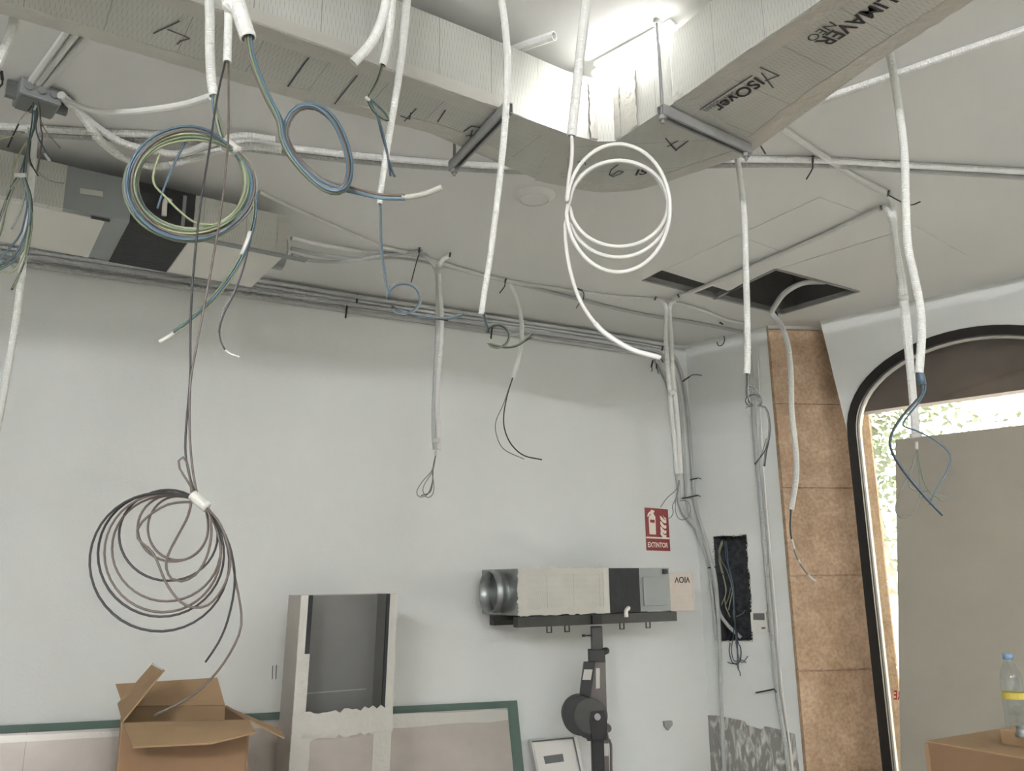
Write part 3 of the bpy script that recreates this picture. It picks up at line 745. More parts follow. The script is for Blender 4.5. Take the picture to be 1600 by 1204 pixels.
# 1: conduit with the large green and blue coil
Y = 1.45; t = root((330, 0), Y, 'white ribbed conduit with a thick coil of green and blue wires')
conduit([(329, -30), (328, 30), (328, 80), (330, 120), (334, 150)], Y, None, 19, 17, CW, t)
cols = [YE, BL, GR, BL, YE, GY, BR]
wires([(334, 146), (336, 170), (342, 192), (349, 214), (356, 226)], Y, 6, rpx(7, Y), rpx(4, Y), cols, t)
def pinch_loop(cx, cy, rx, ry, K, n=40, sig=.5, y0=0, y1=0):
    """closed loop squeezed through point K, starting and ending there"""
    tk = math.atan2((K[1]-cy)/ry, (K[0]-cx)/rx); ex, ey = K[0]-(cx+rx*math.cos(tk)), K[1]-(cy+ry*math.sin(tk)); out = []
    for i in range(n):
        f = i/n; th = tk-2*math.pi*f; dd = min(f, 1-f)*2*math.pi; wgt = math.exp(-(dd/sig)**2)
        out.append((cx+rx*math.cos(th)+ex*wgt, cy+ry*math.sin(th)+ey*wgt, y0+(y1-y0)*f))
    return out
for k in range(10):
    pts = []
    for j in range(3):
        q = random.uniform(-1, 1)
        pts += pinch_loop(299+random.uniform(-4, 4), 289+random.uniform(-4, 4), 94+9*q, 80+8*random.uniform(-1, 1)+q*2, (362+random.uniform(-3, 3), 232+random.uniform(-4, 4)), y0=(j-1)*.012+random.uniform(-.012, .012), y1=j*.012, sig=.45)
    strands(PY(pts, Y), 1, 0, rpx(4.8, Y), [cols[k % 7]], t, step=.015)
tape([(350, 222), (360, 230), (372, 238)], Y, 21, 'tape_white', t)
wires([(398, 300), (398, 335), (392, 365), (380, 397), (360, 432), (330, 470), (300, 498), (272, 520)], Y, 4, rpx(6, Y), rpx(3.6, Y), [BL, GR, BK, YE], t, twist=1.2)
tape([(392, 362), (386, 380), (378, 398)], Y, 9, 'tape_white', t); tape([(283, 512), (266, 524), (249, 534)], Y, 6, 'tape_white', t, 'wire_tip')
wires([(401, 310), (398, 345), (390, 380), (380, 420), (366, 458), (350, 490), (343, 515), (345, 533), (352, 547)], Y, 1, 0, rpx(3, Y), [BK], t)
wires([(384, 390), (376, 430), (358, 470), (345, 490), (341, 520)], Y, 1, 0, rpx(2, Y), [GY], t)
tape([(352, 547), (360, 553), (373, 557)], Y, 3.5, 'tape_white', t, 'wire_tip')
wires([(292, 218), (275, 250), (258, 290), (246, 325)], Y, 1, 0, rpx(4, Y), [BL], t)
wires([(250, 240), (242, 262), (240, 285), (256, 305), (300, 345), (340, 352)], Y, 1, 0, rpx(4, Y), [YE], t)

# 2: conduit with two long black wires and the black coil
Y = 1.40; t = root((357, 0), Y, 'short white conduit from which two black wires hang down to a coil')
conduit([(357, -30), (357, 20), (356, 60), (355, 97)], Y, None, 15, 15, CW, t)
K = (312, 783)
loops = {0: [(249, 878, 109, 108), (251.5, 866, 98.5, 97), (263, 836, 77, 71)], 1: [(254, 864, 91, 92), (260, 857, 85, 82), (270, 825, 55, 52), (278, 825, 47, 50)]}
for k, (cx_, st) in enumerate((((352, 97), [(352, 97), (340, 150), (326, 240), (312, 330), (301, 440), (297.5, 520), (297, 590), (290, 680), (291, 718), (298, 750), (306, 772)]),
                               ((357, 97), [(357, 97), (357, 200), (354, 250), (345, 330), (330, 420), (311, 520), (298.5, 590), (296, 640), (297, 690), (302, 740), (308, 770)]))):
    pts = list(st)
    for j, (lx, ly, rx, ry) in enumerate(loops[k]): pts += pinch_loop(lx, ly, rx, ry, (K[0]+j*2, K[1]+j*2), y0=j*.01+k*.004, y1=j*.01+.01+k*.004, sig=.4)
    pts += ([(326, 800, .03), (352, 835, .03), (365, 880, .03), (366, 920, .03), (356, 968, .03), (341, 1004, .03), (321, 1034, .03)] if k == 0 else
            [(330, 802, .034), (358, 850, .034), (367, 900, .034), (377, 958, .034), (373, 992, .034), (350, 1035, .034), (320, 1070, .034), (290, 1093, .034), (262, 1107, .034), (241, 1117, .034)])
    strands(PY(pts, Y), 1, 0, rpx(3.8, Y), [[BK, BR][k]], t, step=.015)
wires([(305, 772), (292, 750), (281, 732), (279, 720), (286, 714), (292, 722), (297, 748), (299, 778), (294, 805), (275, 842), (262, 868), (260, 888), (268, 904), (284, 908), (305, 898), (322, 872), (330, 838), (328, 805), (318, 788)], Y, 1, 0, rpx(3.8, Y), [BR], t)
wires([(312, 783), (262, 788), (222, 815), (215, 840), (240, 865), (262, 915), (290, 945), (325, 945), (352, 910), (360, 870), (345, 820), (320, 790)], Y, 1, 0, rpx(3.8, Y), [BR], t)
tape([(301, 772), (312, 783), (324, 793)], Y, 17, 'tape_white', t)

# 3: thick conduit with the knotted bundle
Y = 1.2; t = root((375, 0), Y, 'thick white conduit with a knotted bundle of blue and green wires')
conduit([(360, -30), (369, 0), (378, 30), (388, 60)], Y, None, 34, 30, CW, t)
wires([(386, 50), (392, 85), (404, 120), (420, 155), (437, 188), (441, 212), (452, 238), (476, 268), (505, 293), (528, 299), (543, 287, .0), (547, 258, .01), (537, 220, .015), (518, 185, .02), (492, 166, .02), (466, 168, .02), (449, 188, .02), (446, 212, .025), (458, 242, .03), (484, 268, .03), (515, 288, .03), (555, 299, .02), (595, 308, .01), (634, 309)], Y, 6, rpx(8, Y), rpx(5.5, Y), [BL, GR, BR, GY, BL, BR], t, twist=4)
tape([(628, 309), (650, 306), (672, 300), (690, 292)], Y, 10, 'tape_grey', t, 'taped_end')

# 4: group of three conduits
Y = 1.62; t = root((603, 0), Y, 'white conduit curving up to an open empty end')
conduit([(607, -30), (603, 5), (594, 38), (578, 70), (552, 98)], Y, None, 17, 18, CW, t)
Y = 1.72; t = root((610, 0), Y, 'white conduit with a small folded hank of dark green wires')
conduit([(613, -30), (611, 20), (607, 60), (598, 102)], Y, None, 17, 14, CW, t)
wires([(598, 100), (590, 125), (577, 150), (575, 156), (583, 172), (597, 184), (607, 187), (603, 177), (588, 163), (578, 155), (582, 168), (590, 182), (597, 205), (604, 235), (610, 275)], Y, 3, rpx(3, Y), rpx(2.4, Y), [GR, BK, BL], t, step=.006)
wires([(590, 180), (598, 215), (611, 262), (617, 276)], Y, 2, rpx(2.5, Y), rpx(2.4, Y), [BK, BL], t)
tape([(572, 152), (578, 158)], Y, 6, 'tape_white', t)
Y = 1.75; t = root((636, 0), Y, 'long white ribbed conduit with two blue wires ending in a ring')
conduit([(638, -30), (634, 20), (628, 80), (620, 140), (611, 195), (603, 245), (596, 290), (593, 318)], Y, 1.8, 17, 10, CW, t)
wires([(594, 316), (595, 370), (598, 410), (604, 445), (609, 462)] + arc(631, 466, 26, 24, 180, 495, 20) + [(640, 489), (668, 496), (700, 497), (722, 491)], 1.8, 2, rpx(3.2, 1.8), rpx(3.2, 1.8), [BL, GY], t, twist=2)
wires([(612, 478), (630, 488), (660, 495), (700, 500)], 1.8, 1, 0, rpx(2.8, 1.8), [BK], t)

# 5: conduit in front of the plain duct run
Y = 1.90; t = root((785, 0), Y, 'white conduit in front of plain duct run with a small dark wire ring')
conduit([(783, -5), (789, 40), (793, 100), (790, 180), (783, 260), (775, 330), (766, 400), (758, 450), (752, 491)], Y, None, 14, 10, CW, t)
wires([(755, 488), (759, 506), (764, 520)] + arc(777, 525, 19, 18, 200, 500, 18) + [(790, 542), (812, 537), (831, 520)], Y, 3, rpx(2.5, Y), rpx(2.4, Y), [BK, BL, GR], t, twist=2)
wires([(780, 543), (805, 541), (830, 527)], Y, 1, 0, rpx(2.2, Y), [BK], t)

# 6: thick conduit with the pale cable coil
Y = 1.65; t = root((915, 0), Y, 'thick ribbed white conduit with a pale cable coil before the duct corner')
conduit([(918, -30), (914, 20), (907, 80), (901, 140), (893, 213)], Y, None, 20, 17, CW, t)
pts = [(893, 208), (894, 230), (893, 252), (889, 278)]
for j, (ccx, ccy, rx, ry) in enumerate(((966, 325, 81, 100), (967, 318, 77, 67), (966, 327, 79, 75))):
    pts += [(q[0], q[1], j*.012+q[2]) for q in arc(ccx, ccy, rx, ry, 185, 535, 24, .012)]
pts = pts[:-1] + [(883, 345, .036), (886, 395, .036), (897, 445, .03), (915, 485, .02), (945, 520, .01), (985, 545, 0), (1030, 558, 0)]
strands(PY(pts, Y), 1, 0, rpx(7, Y), ['cable_pale'], t, step=.015, name='pale_cable')
tape([(930, 505, .015), (945, 520, .01), (985, 545, 0), (1032, 559, 0)], Y, 8.5, CW, t, 'sleeve')
wires([(1028, 558), (1034, 562), (1036, 566)], Y, 1, 0, rpx(3, Y), [BK], t)

# 7: pair with tape before the middle of the back wall
Yc = atZ(670, 395).y; t = root((670, 395), Yc, 'pair of taped white conduits in front of the back wall ending in thin wire loops')
conduit([(655, 391), (668, 402), (680, 418), (684, 440), (684, 500), (681, 570), (678, 640), (678, 680), (680, 702)], Yc, None, 8, 8, CG, t, ceilng=False, corr=.007)
conduit([(703, 399), (692, 406), (686, 420), (687, 450), (690, 490), (689, 530), (685, 590), (683, 640), (686, 675), (686, 703)], Yc, None, 8, 8.5, CW, t, ceilng=False, corr=.007)
tape([(682, 685), (682, 692)], Yc, 15, 'tape_white', t); tape([(681, 704), (681, 712)], Yc, 4, 'tape_white', t); tape([(685, 420), (686, 428)], Yc, 15, 'tape_white', t)
wires([(681, 710), (678, 724), (674, 736), (660, 752), (651, 768), (656, 776), (668, 772), (676, 750), (676, 732)], Yc, 1, 0, rpx(1.8, Yc), [GY], t)
wires([(681, 710), (676, 735), (663, 757), (661, 768), (668, 777), (676, 772), (678, 758), (675, 738)], Yc, 1, 0, rpx(1.8, Yc), [GY], t)
wires([(681, 710), (677, 728), (676, 750), (672, 768), (658, 774)], Yc, 1, 0, rpx(1.8, Yc), [BK], t)

# 8: single curved drop
Yc = atZ(790, 438).y; t = root((790, 438), Yc, 'single curved white conduit trailing two thin wires before the back wall')
conduit([(790, 439), (800, 450), (810, 475), (815, 505), (815, 530), (810, 560), (801, 590)], Yc, None, 7, 8, CW, t, ceilng=False, corr=.007)
wires([(801, 590), (792, 620), (787, 650), (789, 672), (799, 694), (818, 711), (847, 718)], Yc, 1, 0, rpx(2.2, Yc), [BK], t)
wires([(800, 592), (787, 630), (775, 658), (776, 680), (788, 702), (819, 717)], Yc, 1, 0, rpx(1.6, Yc), [GY], t)

# 9: pair near the sign
Yc = atZ(1045, 466).y; t = root((1045, 466), Yc, 'pair of white conduits above the red sign ending in thin wire rings')
conduit([(1024, 466), (1035, 472), (1041, 484), (1040, 520), (1043, 570), (1050, 650), (1058, 740)], Yc, None, 7.5, 7.5, CW, t, ceilng=False, corr=.007)
conduit([(1061, 463), (1050, 472), (1046, 484), (1049, 530), (1051, 580), (1058, 650), (1064, 739)], Yc, None, 7.5, 7.5, CW, t, ceilng=False, corr=.007)
tape([(1050, 610), (1051, 618)], Yc, 14, 'tape_white', t); tape([(1061, 742), (1061, 750)], Yc, 4, 'tape_white', t)
wires([(1061, 750), (1056, 765), (1042, 778), (1032, 792)], Yc, 1, 0, rpx(1.4, Yc), [GY], t)
wires([(1061, 748), (1058, 768), (1055, 790), (1058, 806), (1066, 812), (1076, 807), (1079, 795), (1074, 783), (1062, 782)], Yc, 1, 0, rpx(1.4, Yc), [GY], t)
wires([(1061, 750), (1059, 770), (1051, 790), (1052, 800), (1048, 808), (1042, 810)], Yc, 1, 0, rpx(1.4, Yc), [GY], t)

# 10: behind the lettered run
Y = 2.5; t = root((1150, 230), Y, 'white conduit dropping beside the steel channel with a small wire knot')
conduit([(1147, 205), (1151, 240), (1158, 290), (1163, 340), (1165, 400), (1167, 480), (1168, 540), (1167, 584)], Y, None, 10, 11, CW, t)
wires([(1168, 580), (1168, 600), (1167, 612), (1171, 628), (1176, 634)] + arc(1178, 626, 12, 9, 120, 420, 12) + [(1196, 636), (1202, 655), (1202, 680), (1197, 705), (1194, 728)], Y, 2, rpx(2.5, Y), rpx(2.2, Y), [GY, BK], t, twist=2)
wires([(1168, 600), (1178, 606), (1188, 618), (1190, 628), (1180, 622), (1170, 632), (1166, 638)], Y, 1, 0, rpx(2.2, Y), [GY], t)
wires([(1200, 685), (1192, 708), (1180, 726)], Y, 2, rpx(4, Y), rpx(1.8, Y), [BK, GR], t)

# 11: behind the duct towards the arch
Y = 2.0; t = root((1390, 90), Y, 'white conduit from beside lettered duct run with long drooping blue wires')
conduit([(1388, 70), (1395, 110), (1406, 180), (1413, 240), (1415, 310), (1418, 380), (1428, 430), (1437, 475), (1440, 520), (1436, 583)], Y, None, 14, 14, CW, t)
wires([(1437, 578), (1441, 600), (1440, 615), (1430, 628), (1410, 650), (1394, 676), (1392, 700), (1408, 730), (1440, 770), (1473, 805)], Y, 2, rpx(2.2, Y), rpx(2.6, Y), [BL, BK], t, twist=1)
wires([(1437, 580), (1446, 602), (1440, 622), (1420, 648), (1411, 664), (1430, 672), (1462, 688), (1484, 710), (1480, 735), (1462, 765), (1452, 788)], Y, 1, 0, rpx(2.8, Y), [BL], t)
tape([(1436, 580), (1440, 592), (1441, 600)], Y, 12, 'wire_blue', t, 'wire_bundle')

# 12: taped pair towards the arch
Yc = atZ(1385, 318).y; t = root((1385, 318), Yc, 'pair of taped white conduits hanging before the arch with looped wires')
link('conduit', tube(PZ([(1222, 200), (1260, 226), (1330, 272), (1386, 303)], .010) + PY([(1394, 322), (1397, 350), (1400, 390), (1406, 440), (1412, 490), (1418, 550), (1424, 610), (1429, 682)], Yc), .0125, 8, corr=.007), CW, t)
link('conduit', tube(PZ([(1052, 467), (1110, 444), (1180, 414), (1260, 380), (1330, 347), (1374, 327)], .011, .004) + PY([(1386, 328), (1393, 345), (1402, 390), (1411, 440), (1417, 490), (1422, 550), (1427, 610), (1433, 684)], Yc), .0125, 8, corr=.007), CW, t)
tape([(1410, 462), (1412, 470)], Yc, 17, 'tape_white', t); tape([(1430, 676), (1432, 684)], Yc, 18, 'tape_white', t); tape([(1432, 690), (1432, 702)], Yc, 5, 'tape_white', t)
wires([(1432, 702), (1426, 726), (1412, 756), (1400, 788), (1402, 804), (1412, 809), (1426, 800), (1437, 774), (1437, 745), (1433, 712)], Yc, 1, 0, rpx(2, Yc), [GY], t)
wires([(1432, 702), (1424, 735), (1419, 755), (1430, 766), (1460, 768), (1487, 776), (1470, 782), (1440, 776)], Yc, 1, 0, rpx(2, Yc), [GY], t)
wires([(1433, 702), (1440, 740), (1450, 765), (1470, 782)], Yc, 1, 0, rpx(1.8, Yc), [GR], t)

# 13: from the open hatch down before the pier
Yc = atZ(1215, 492).y; t = root((1215, 492), Yc-.12, 'white conduit coming out of the ceiling hatch before the stone pier')
pA = [atZ(1290, 440, HC+.14), atZ(1255, 442, HC+.10), atZ(1228, 456, HC+.03), atZ(1212, 476, HC-.01), atZ(1207, 490, HC-.03)]
link('conduit', tube(pA + PY([(1222, 510), (1232, 545), (1236, 590), (1237, 640), (1243, 700), (1244, 745), (1236, 796)], Yc-.2), .0155, 10, corr=.007, hollow=True), CW, t)
wires([(1236, 794), (1235, 825), (1238, 848)], Yc-.2, 1, 0, rpx(2.6, Yc), [BK], t)
wires([(1238, 846), (1242, 862), (1250, 880), (1262, 897)], Yc-.2, 1, 0, rpx(2.4, Yc), [GY], t)
tape([(1237, 842), (1241, 858)], Yc-.2, 3.5, 'tape_white', t); tape([(1262, 897), (1267, 903), (1274, 908)], Yc-.2, 4.5, 'tape_white', t, 'wire_tip'); tape([(1247, 874), (1250, 880)], Yc-.2, 3.6, 'tape_white', t)

# 14: junction box on the ceiling with its wires
Y = 2.24; jb = atZ(60, 140); t = thing('junction_box', 'square junction box on the ceiling spilling many loose wires', 'junction box', V((jb.x, jb.y, HC)), None)
uu = (atZ(90, 150)-atZ(30, 130)).normalized(); uu.z = 0; vv = uu.cross(Zv)
c = V((jb.x, jb.y, HC-.03))
link('box_body', obox(c, uu*.115, vv*.105, Zv*.055, bev=.006), 'sheet_grey', t)
for s_ in (-.035, 0, .035): link('gland', cyl(c+vv*.05+uu*s_, c+vv*.06+uu*s_, .012, 12), 'sheet_grey', t)
for s_ in (-1, 1): link('mounting_lug', obox(c+uu*.07*s_-Zv*.0, uu*.03, vv*.02, Zv*.05), 'display', t)
link('box_rim', obox(c-Zv*.03, uu*.10, vv*.09, Zv*.006), 'display', t)
for q, cc in (([(52, 160), (50, 190), (45, 220), (38, 250), (30, 274)], BL), ([(55, 160), (53, 195), (44, 235), (40, 270)], GR), ([(60, 160), (57, 190), (42, 235), (36, 275)], BL),
              ([(50, 165), (40, 178), (30, 192), (12, 230)], BK), ([(60, 165), (64, 190), (72, 205), (94, 231)], YE), ([(57, 165), (56, 195), (60, 215), (76, 245)], BL),
              ([(62, 165), (64, 200), (66, 215), (58, 270)], BR), ([(46, 205), (25, 212), (0, 217), (-30, 218)], YE), ([(44, 215), (44, 250), (60, 270), (80, 283), (100, 286)], GY),
              ([(42, 220), (26, 250), (20, 280), (27, 296)], YE), ([(48, 220), (46, 245), (52, 262), (60, 275)], BK)):
    wires(q, Y, 1, 0, rpx(2.6, Y), [cc], t)
for q in ([(44, 175), (36, 186), (29, 193)], [(57, 165), (54, 172)], [(46, 200), (41, 208)], [(70, 240), (78, 252)]): tape(q, Y, 5, 'tape_white', t, 'wire_tip')
# hank
t = thing('wire_hank', 'hank of blue and green wires tied below the junction box', 'wire hank', atY(32, 274, Y), None)
tape([(24, 274), (40, 274)], Y, 9, 'tape_white', t)
for q, cc in (([(28, 274), (18, 292), (6, 322), (-6, 360)], BK), ([(30, 276), (20, 296), (10, 325), (2, 360), (-10, 385)], GR), ([(31, 276), (14, 300), (3, 335), (-10, 365)], GY),
              ([(36, 274), (44, 300), (45, 340), (36, 375), (20, 402), (-4, 416)], BL), ([(37, 274), (47, 305), (47, 345), (38, 380), (22, 408), (-6, 420)], BL),
              ([(38, 275), (49, 310), (49, 355), (42, 395), (32, 425), (18, 453)], BK), ([(38, 275), (48, 308), (46, 350), (36, 390), (16, 412), (-8, 424)], GR),
              ([(37, 275), (46, 320), (45, 360), (36, 400), (20, 424), (2, 424)], YE), ([(35, 275), (43, 310), (38, 345), (28, 372), (-6, 410)], BL), ([(38, 275), (50, 330), (46, 380), (34, 420), (20, 450)], GR),
              ([(35, 275), (40, 295), (32, 330), (18, 358)], GY)):
    wires(q, Y, 1, 0, rpx(3.2, Y), [cc], t)
Y = 2.34; t = root((55, 205), Y, 'white conduit hanging behind the junction box down the back wall side')
conduit([(56, 200), (51, 260), (44, 340), (35, 420), (22, 520), (8, 600), (-8, 690)], Y, None, 10, 12, CW, t)

# ================================================================== HUNG UNIT (upper left)
ZB, ZU = 2.86, 3.02
na, nb = atZ(110, 295, ZB), atZ(447, 397, ZB); e = V((math.cos(math.radians(34)), math.sin(math.radians(34)), 0)); g = V((-e.y, e.x, 0))   # g away from camera
if g.y < 0: g = -g
DEP = 0.44
def useg(sa, sb, name, m, parent, d0=0.0, d1=DEP, zb=ZB, zu=ZU):
    p = nb - e*sa; q = nb - e*sb
    poly = [V((*(p+g*d0).xy, zb)), V((*(q+g*d0).xy, zb)), V((*(q+g*d1).xy, zb)), V((*(p+g*d1).xy, zb))]
    return link(name, prism(poly, Zv*(zu-zb), uvu=e), m, parent)
def s_of(x, y): return (nb-atZ(x, y, ZB)).dot(e)
t = thing('ducted_unit', 'ducted air unit with plenum boxes hung below the ceiling near the back wall', 'air conditioner', V((nb.x, nb.y, ZB)))
sA_, sB_, sC_, sD_ = s_of(313, 350), s_of(215, 322), s_of(108, 296), s_of(-60, 258)
useg(0.0, sA_, 'outlet_plenum', 'foil_bright', t)
useg(sA_, sB_, 'insulated_casing', 'insulation_black', t, -.004, DEP+.004, ZB-.003)
useg(sB_, sC_, 'metal_casing', 'sheet_grey', t)
useg(sC_, sD_, 'inlet_plenum', 'foil_bright', t)
useg(0.004, sA_-.004, 'bottom_sheet', 'plastic_white', t, .03, DEP-.002, ZB-.003, ZB)
useg(sC_+.004-.14, sD_, 'bottom_sheet', 'plastic_white', t, .03, DEP-.002, ZB-.003, ZB)
mid_ = V((*(nb+g*DEP*.45).xy, (ZB+ZU)/2)); link('round_collar', tube([mid_, mid_+e*.05], .07, 28, resample=False, hollow=True), 'galvanised', t)
for k in (.4, .75):
    p = V((*(nb-e*.02+g*DEP*k+V((0, 0, 0))).xy, ZU)); link('threaded_rod', cyl(p, V((p.x, p.y, HC-.001)), .004, 8), 'steel', t)
pz = V((*(nb-e*(sA_+sB_)*.5-g*.006).xy, (ZB+ZU)/2))
link('drain_pipe', tube([pz+e*.02+Zv*.03, pz-g*.02+Zv*.02, pz-g*.02-Zv*.04], .009, 8, .01), 'plastic_white', t, smooth=True)
link('hanger_tab', obox(pz+e*.07, e*.012, g*.004, Zv*.13), 'sheet_grey', t)
ribbon('foil_tape', [V((*(nb-e*.02-g*.002).xy, ZB)), V((*(nb-e*.02-g*.002).xy, ZU))], .04, -g, 'foil_tape', t, wob=.2)
link('bottom_trim', obox(V((*(nb-e*(sA_*.55)+g*.015).xy, ZB-.004)), e*sA_*1.6, g*.03, Zv*.006), 'sheet_grey', t)
link('slot', obox(V((*(nb-e*(sC_-.12)+g*.02).xy, ZB-.004)), e*.06, g*.015, Zv*.004), 'insulation_black', t)
mz = pz - e*.18
stroke([V((*(nb-e*(sB_+.1)-g*.004).xy, ZB+.08)), V((*(nb-e*(sB_+.16)-g*.004).xy, ZB+.075))], .02, -g, 'sticker', t, 'sticker')

# ================================================================== UNIT ON THE LIFT
q0 = atY(812, 963, 4.25); q1 = atY(1085, 966, 4.78)
e = V((q1.x-q0.x, q1.y-q0.y, 0)); LEN = e.length; e.normalize(); g = V((-e.y, e.x, 0))
zb, zt = q0.z+.004, atY(812, 888, 4.25).z
def us(x, y=930):
    d = ray(x, y); n2 = V((g.x, g.y, 0)); p = CAM + d*((q0-CAM).dot(n2)/d.dot(n2)); return (p-q0).dot(e)
def lseg(sa, sb, name, m, parent, d0=0.0, d1=.40, z0=None, z1=None):
    z0 = zb if z0 is None else z0; z1 = zt if z1 is None else z1
    poly = [V((*(q0+e*a+g*d).xy, z0)) for a, d in ((sa, d0), (sb, d0), (sb, d1), (sa, d1))]
    return link(name, prism(poly, Zv*(z1-z0), uvu=e), m, parent)
t = thing('duct_unit', 'boxed air unit with round collar resting on the lift', 'air conditioner', V((q0.x, q0.y, zb)))
x1, x2, x3, x4, x5 = us(943), us(952), us(999), us(1047), us(1084)
lseg(0, x1, 'outlet_plenum', 'foil_duct', t)
lseg(x1, x2, 'joint_tape', 'tape_white', t, -.003, .403, zb-.002, zt+.003)
lseg(x2, x3, 'insulated_casing', 'insulation_black', t, -.006, .406)
cas = lseg(x3, x4, 'metal_casing', 'sheet_grey', t, 0, .4)
lseg(x4, x5, 'inlet_plenum', 'foil_pinkish', t, .0, .36, zb-.004, zt-.028)
# pressed panel on casing
cz = (zb+zt)/2
link('pressed_panel', obox(V((*(q0+e*(x3+x4)/2-g*.004).xy, cz-.01)), e*(x4-x3)*.76, g*.008, Zv*(zt-zb)*.66, bev=.003), 'sheet_grey', cas)
link('bracket', obox(V((*(q0+e*(x4-.03)-g*.004).xy, zt-.02)), e*.03, g*.012, Zv*.025), 'insulation_black', cas)
# end plate and round collar
link('end_plate', obox(V((*(q0-e*.004+g*.20).xy, cz)), e*.008, g*.40, Zv*(zt-zb)), 'galvanised', t)
cc = V((*(q0-e*.008+g*.20).xy, cz)); R0 = (zt-zb)*.47
def collar(cc, ax, R0, L, parent):
    bm = bmesh.new(); n = 40; s1 = ax.cross(Zv).normalized(); rings = []
    prof = [(0, R0), (L*.45, R0), (L*.5, R0*1.03), (L*.6, R0), (L, R0), (L, R0-.004), (0, R0-.004), (-.18, R0-.004)]
    for d, r in prof: rings.append([bm.verts.new(cc+ax*d+s1*(r*math.cos(2*math.pi*k/n))+Zv*(r*math.sin(2*math.pi*k/n))) for k in range(n)])
    for A_, B_ in zip(rings, rings[1:]):
        for k in range(n): bm.faces.new((A_[k], A_[(k+1) % n], B_[(k+1) % n], B_[k]))
    bm.faces.new(rings[-1]); bmesh.ops.recalc_face_normals(bm, faces=bm.faces)
    return link('round_collar', bm, 'galvanised', parent, smooth=True)
co = collar(cc, -e, R0, .065, t)
ribbon('foil_tape', [V((*(q0+e*.015-g*.001).xy, zb)), V((*(q0+e*.015-g*.001).xy, zt))], .05, -g, 'foil_tape', t, wob=.3)
ribbon('foil_tape', [V((*(q0+e*.0-g*.001).xy, zt-.012)), V((*(q0+e*x1-g*.001).xy, zt-.012))], .03, -g, 'foil_tape', t, wob=.3)
ribbon('foil_tape', [V((*(q0+e*.0-g*.001).xy, zb+.014)), V((*(q0+e*x1-g*.001).xy, zb+.014))], .03, -g, 'foil_tape', t, wob=.3)
# lettering cut at the panel's upper edge (upside down)
def face(x, y): 
    d = ray(x, y); return CAM + d*((q0-g*.0015-CAM).dot(g)/d.dot(g))
lettering('VIOV', face(1078, 901), face(1054, 901), face(1078, 910)-face(1078, 901), 'ink', t)
# drain elbow
pp = V((*(q0+e*us(977, 952)-g*.02).xy, face(977, 954).z))
link('drain_elbow', tube([pp+g*.02+e*.02+Zv*.01, pp+e*.005+Zv*.015, pp-e*.01, pp-e*.01-Zv*.03], .011, 10, .008), 'plastic_white', t, smooth=True)

# lift
mY = (q0+e*us(932)+g*.16); mb = V((mY.x, mY.y, 0))
t = thing('material_lift', 'black mast lift with hand winch carrying the boxed air unit', 'lift', mb)
zt_ = zb-.004
sa_, sb_ = us(812, 975)-.0, us(1061, 975)
link('tray_beam', obox(V((*(q0+e*(sa_+sb_)/2+g*.04).xy, zt_-.028)), e*(sb_-sa_), g*.05, Zv*.05), 'lift_dark', t)
link('tray_beam', obox(V((*(q0+e*(sa_+sb_)/2+g*.30).xy, zt_-.028)), e*(sb_-sa_), g*.05, Zv*.05), 'lift_dark', t)
link('cross_tube', obox(V((*(q0+e*(us(804)+.16)+g*.17).xy, zt_-.012)), e*.4, g*.03, Zv*.022), 'lift_black', t)
link('cross_tube', obox(V((*(q0+e*us(932)+g*.17).xy, zt_-.03)), e*.06, g*.34, Zv*.045), 'lift_black', t)
for x in (860, 888, 974, 1015):
    s_ = us(x, 982); b_ = V((*(q0+e*s_+g*.012).xy, zt_-.055)); bm = bmesh.new()
    for k in (-1, 1): obox(b_+e*.013*k-Zv*.012, e*.004, g*.006, Zv*.028, bm)
    obox(b_-Zv*.027, e*.03, g*.006, Zv*.004, bm); link('hook', bm, 'lift_black', t)
def mpx(x, y): return atY(x, y, mb.y)
def vx(x, y): return (mpx(x, y)-mb).x
def mz(y): return mpx(935, y).z
X = V((1, 0, 0)); D = V((0, 1, 0))
def mbox(x0, x1, y0, y1, d0, d1, name, m, parent=t, bev=.003):
    a, b = mpx(x0, y0), mpx(x1, y1); c = V(((a.x+b.x)/2, mb.y+(d0+d1)/2, (a.z+b.z)/2))
    return link(name, obox(c, X*abs(b.x-a.x), D*(d1-d0), Zv*abs(a.z-b.z), bev=bev), m, parent)
mbox(923, 942, 978, 1030, -.03, .03, 'inner_mast', 'lift_dark')
mbox(919, 945, 1014, 1034, -.04, .04, 'mast_collar', 'lift_black')
link('locking_pin', cyl(mpx(911, 992)-D*.03, mpx(925, 992)-D*.03, .004, 8), 'lift_black', t)
link('pin_knob', tube([mpx(911, 990)-D*.03, mpx(911, 994)-D*.03], .009, 8, resample=False), 'lift_black', t)
link('clamp_knob', cyl(mpx(943, 1016)-D*.04, mpx(947, 1016)-D*.01, .018, 12), 'lift_black', t)
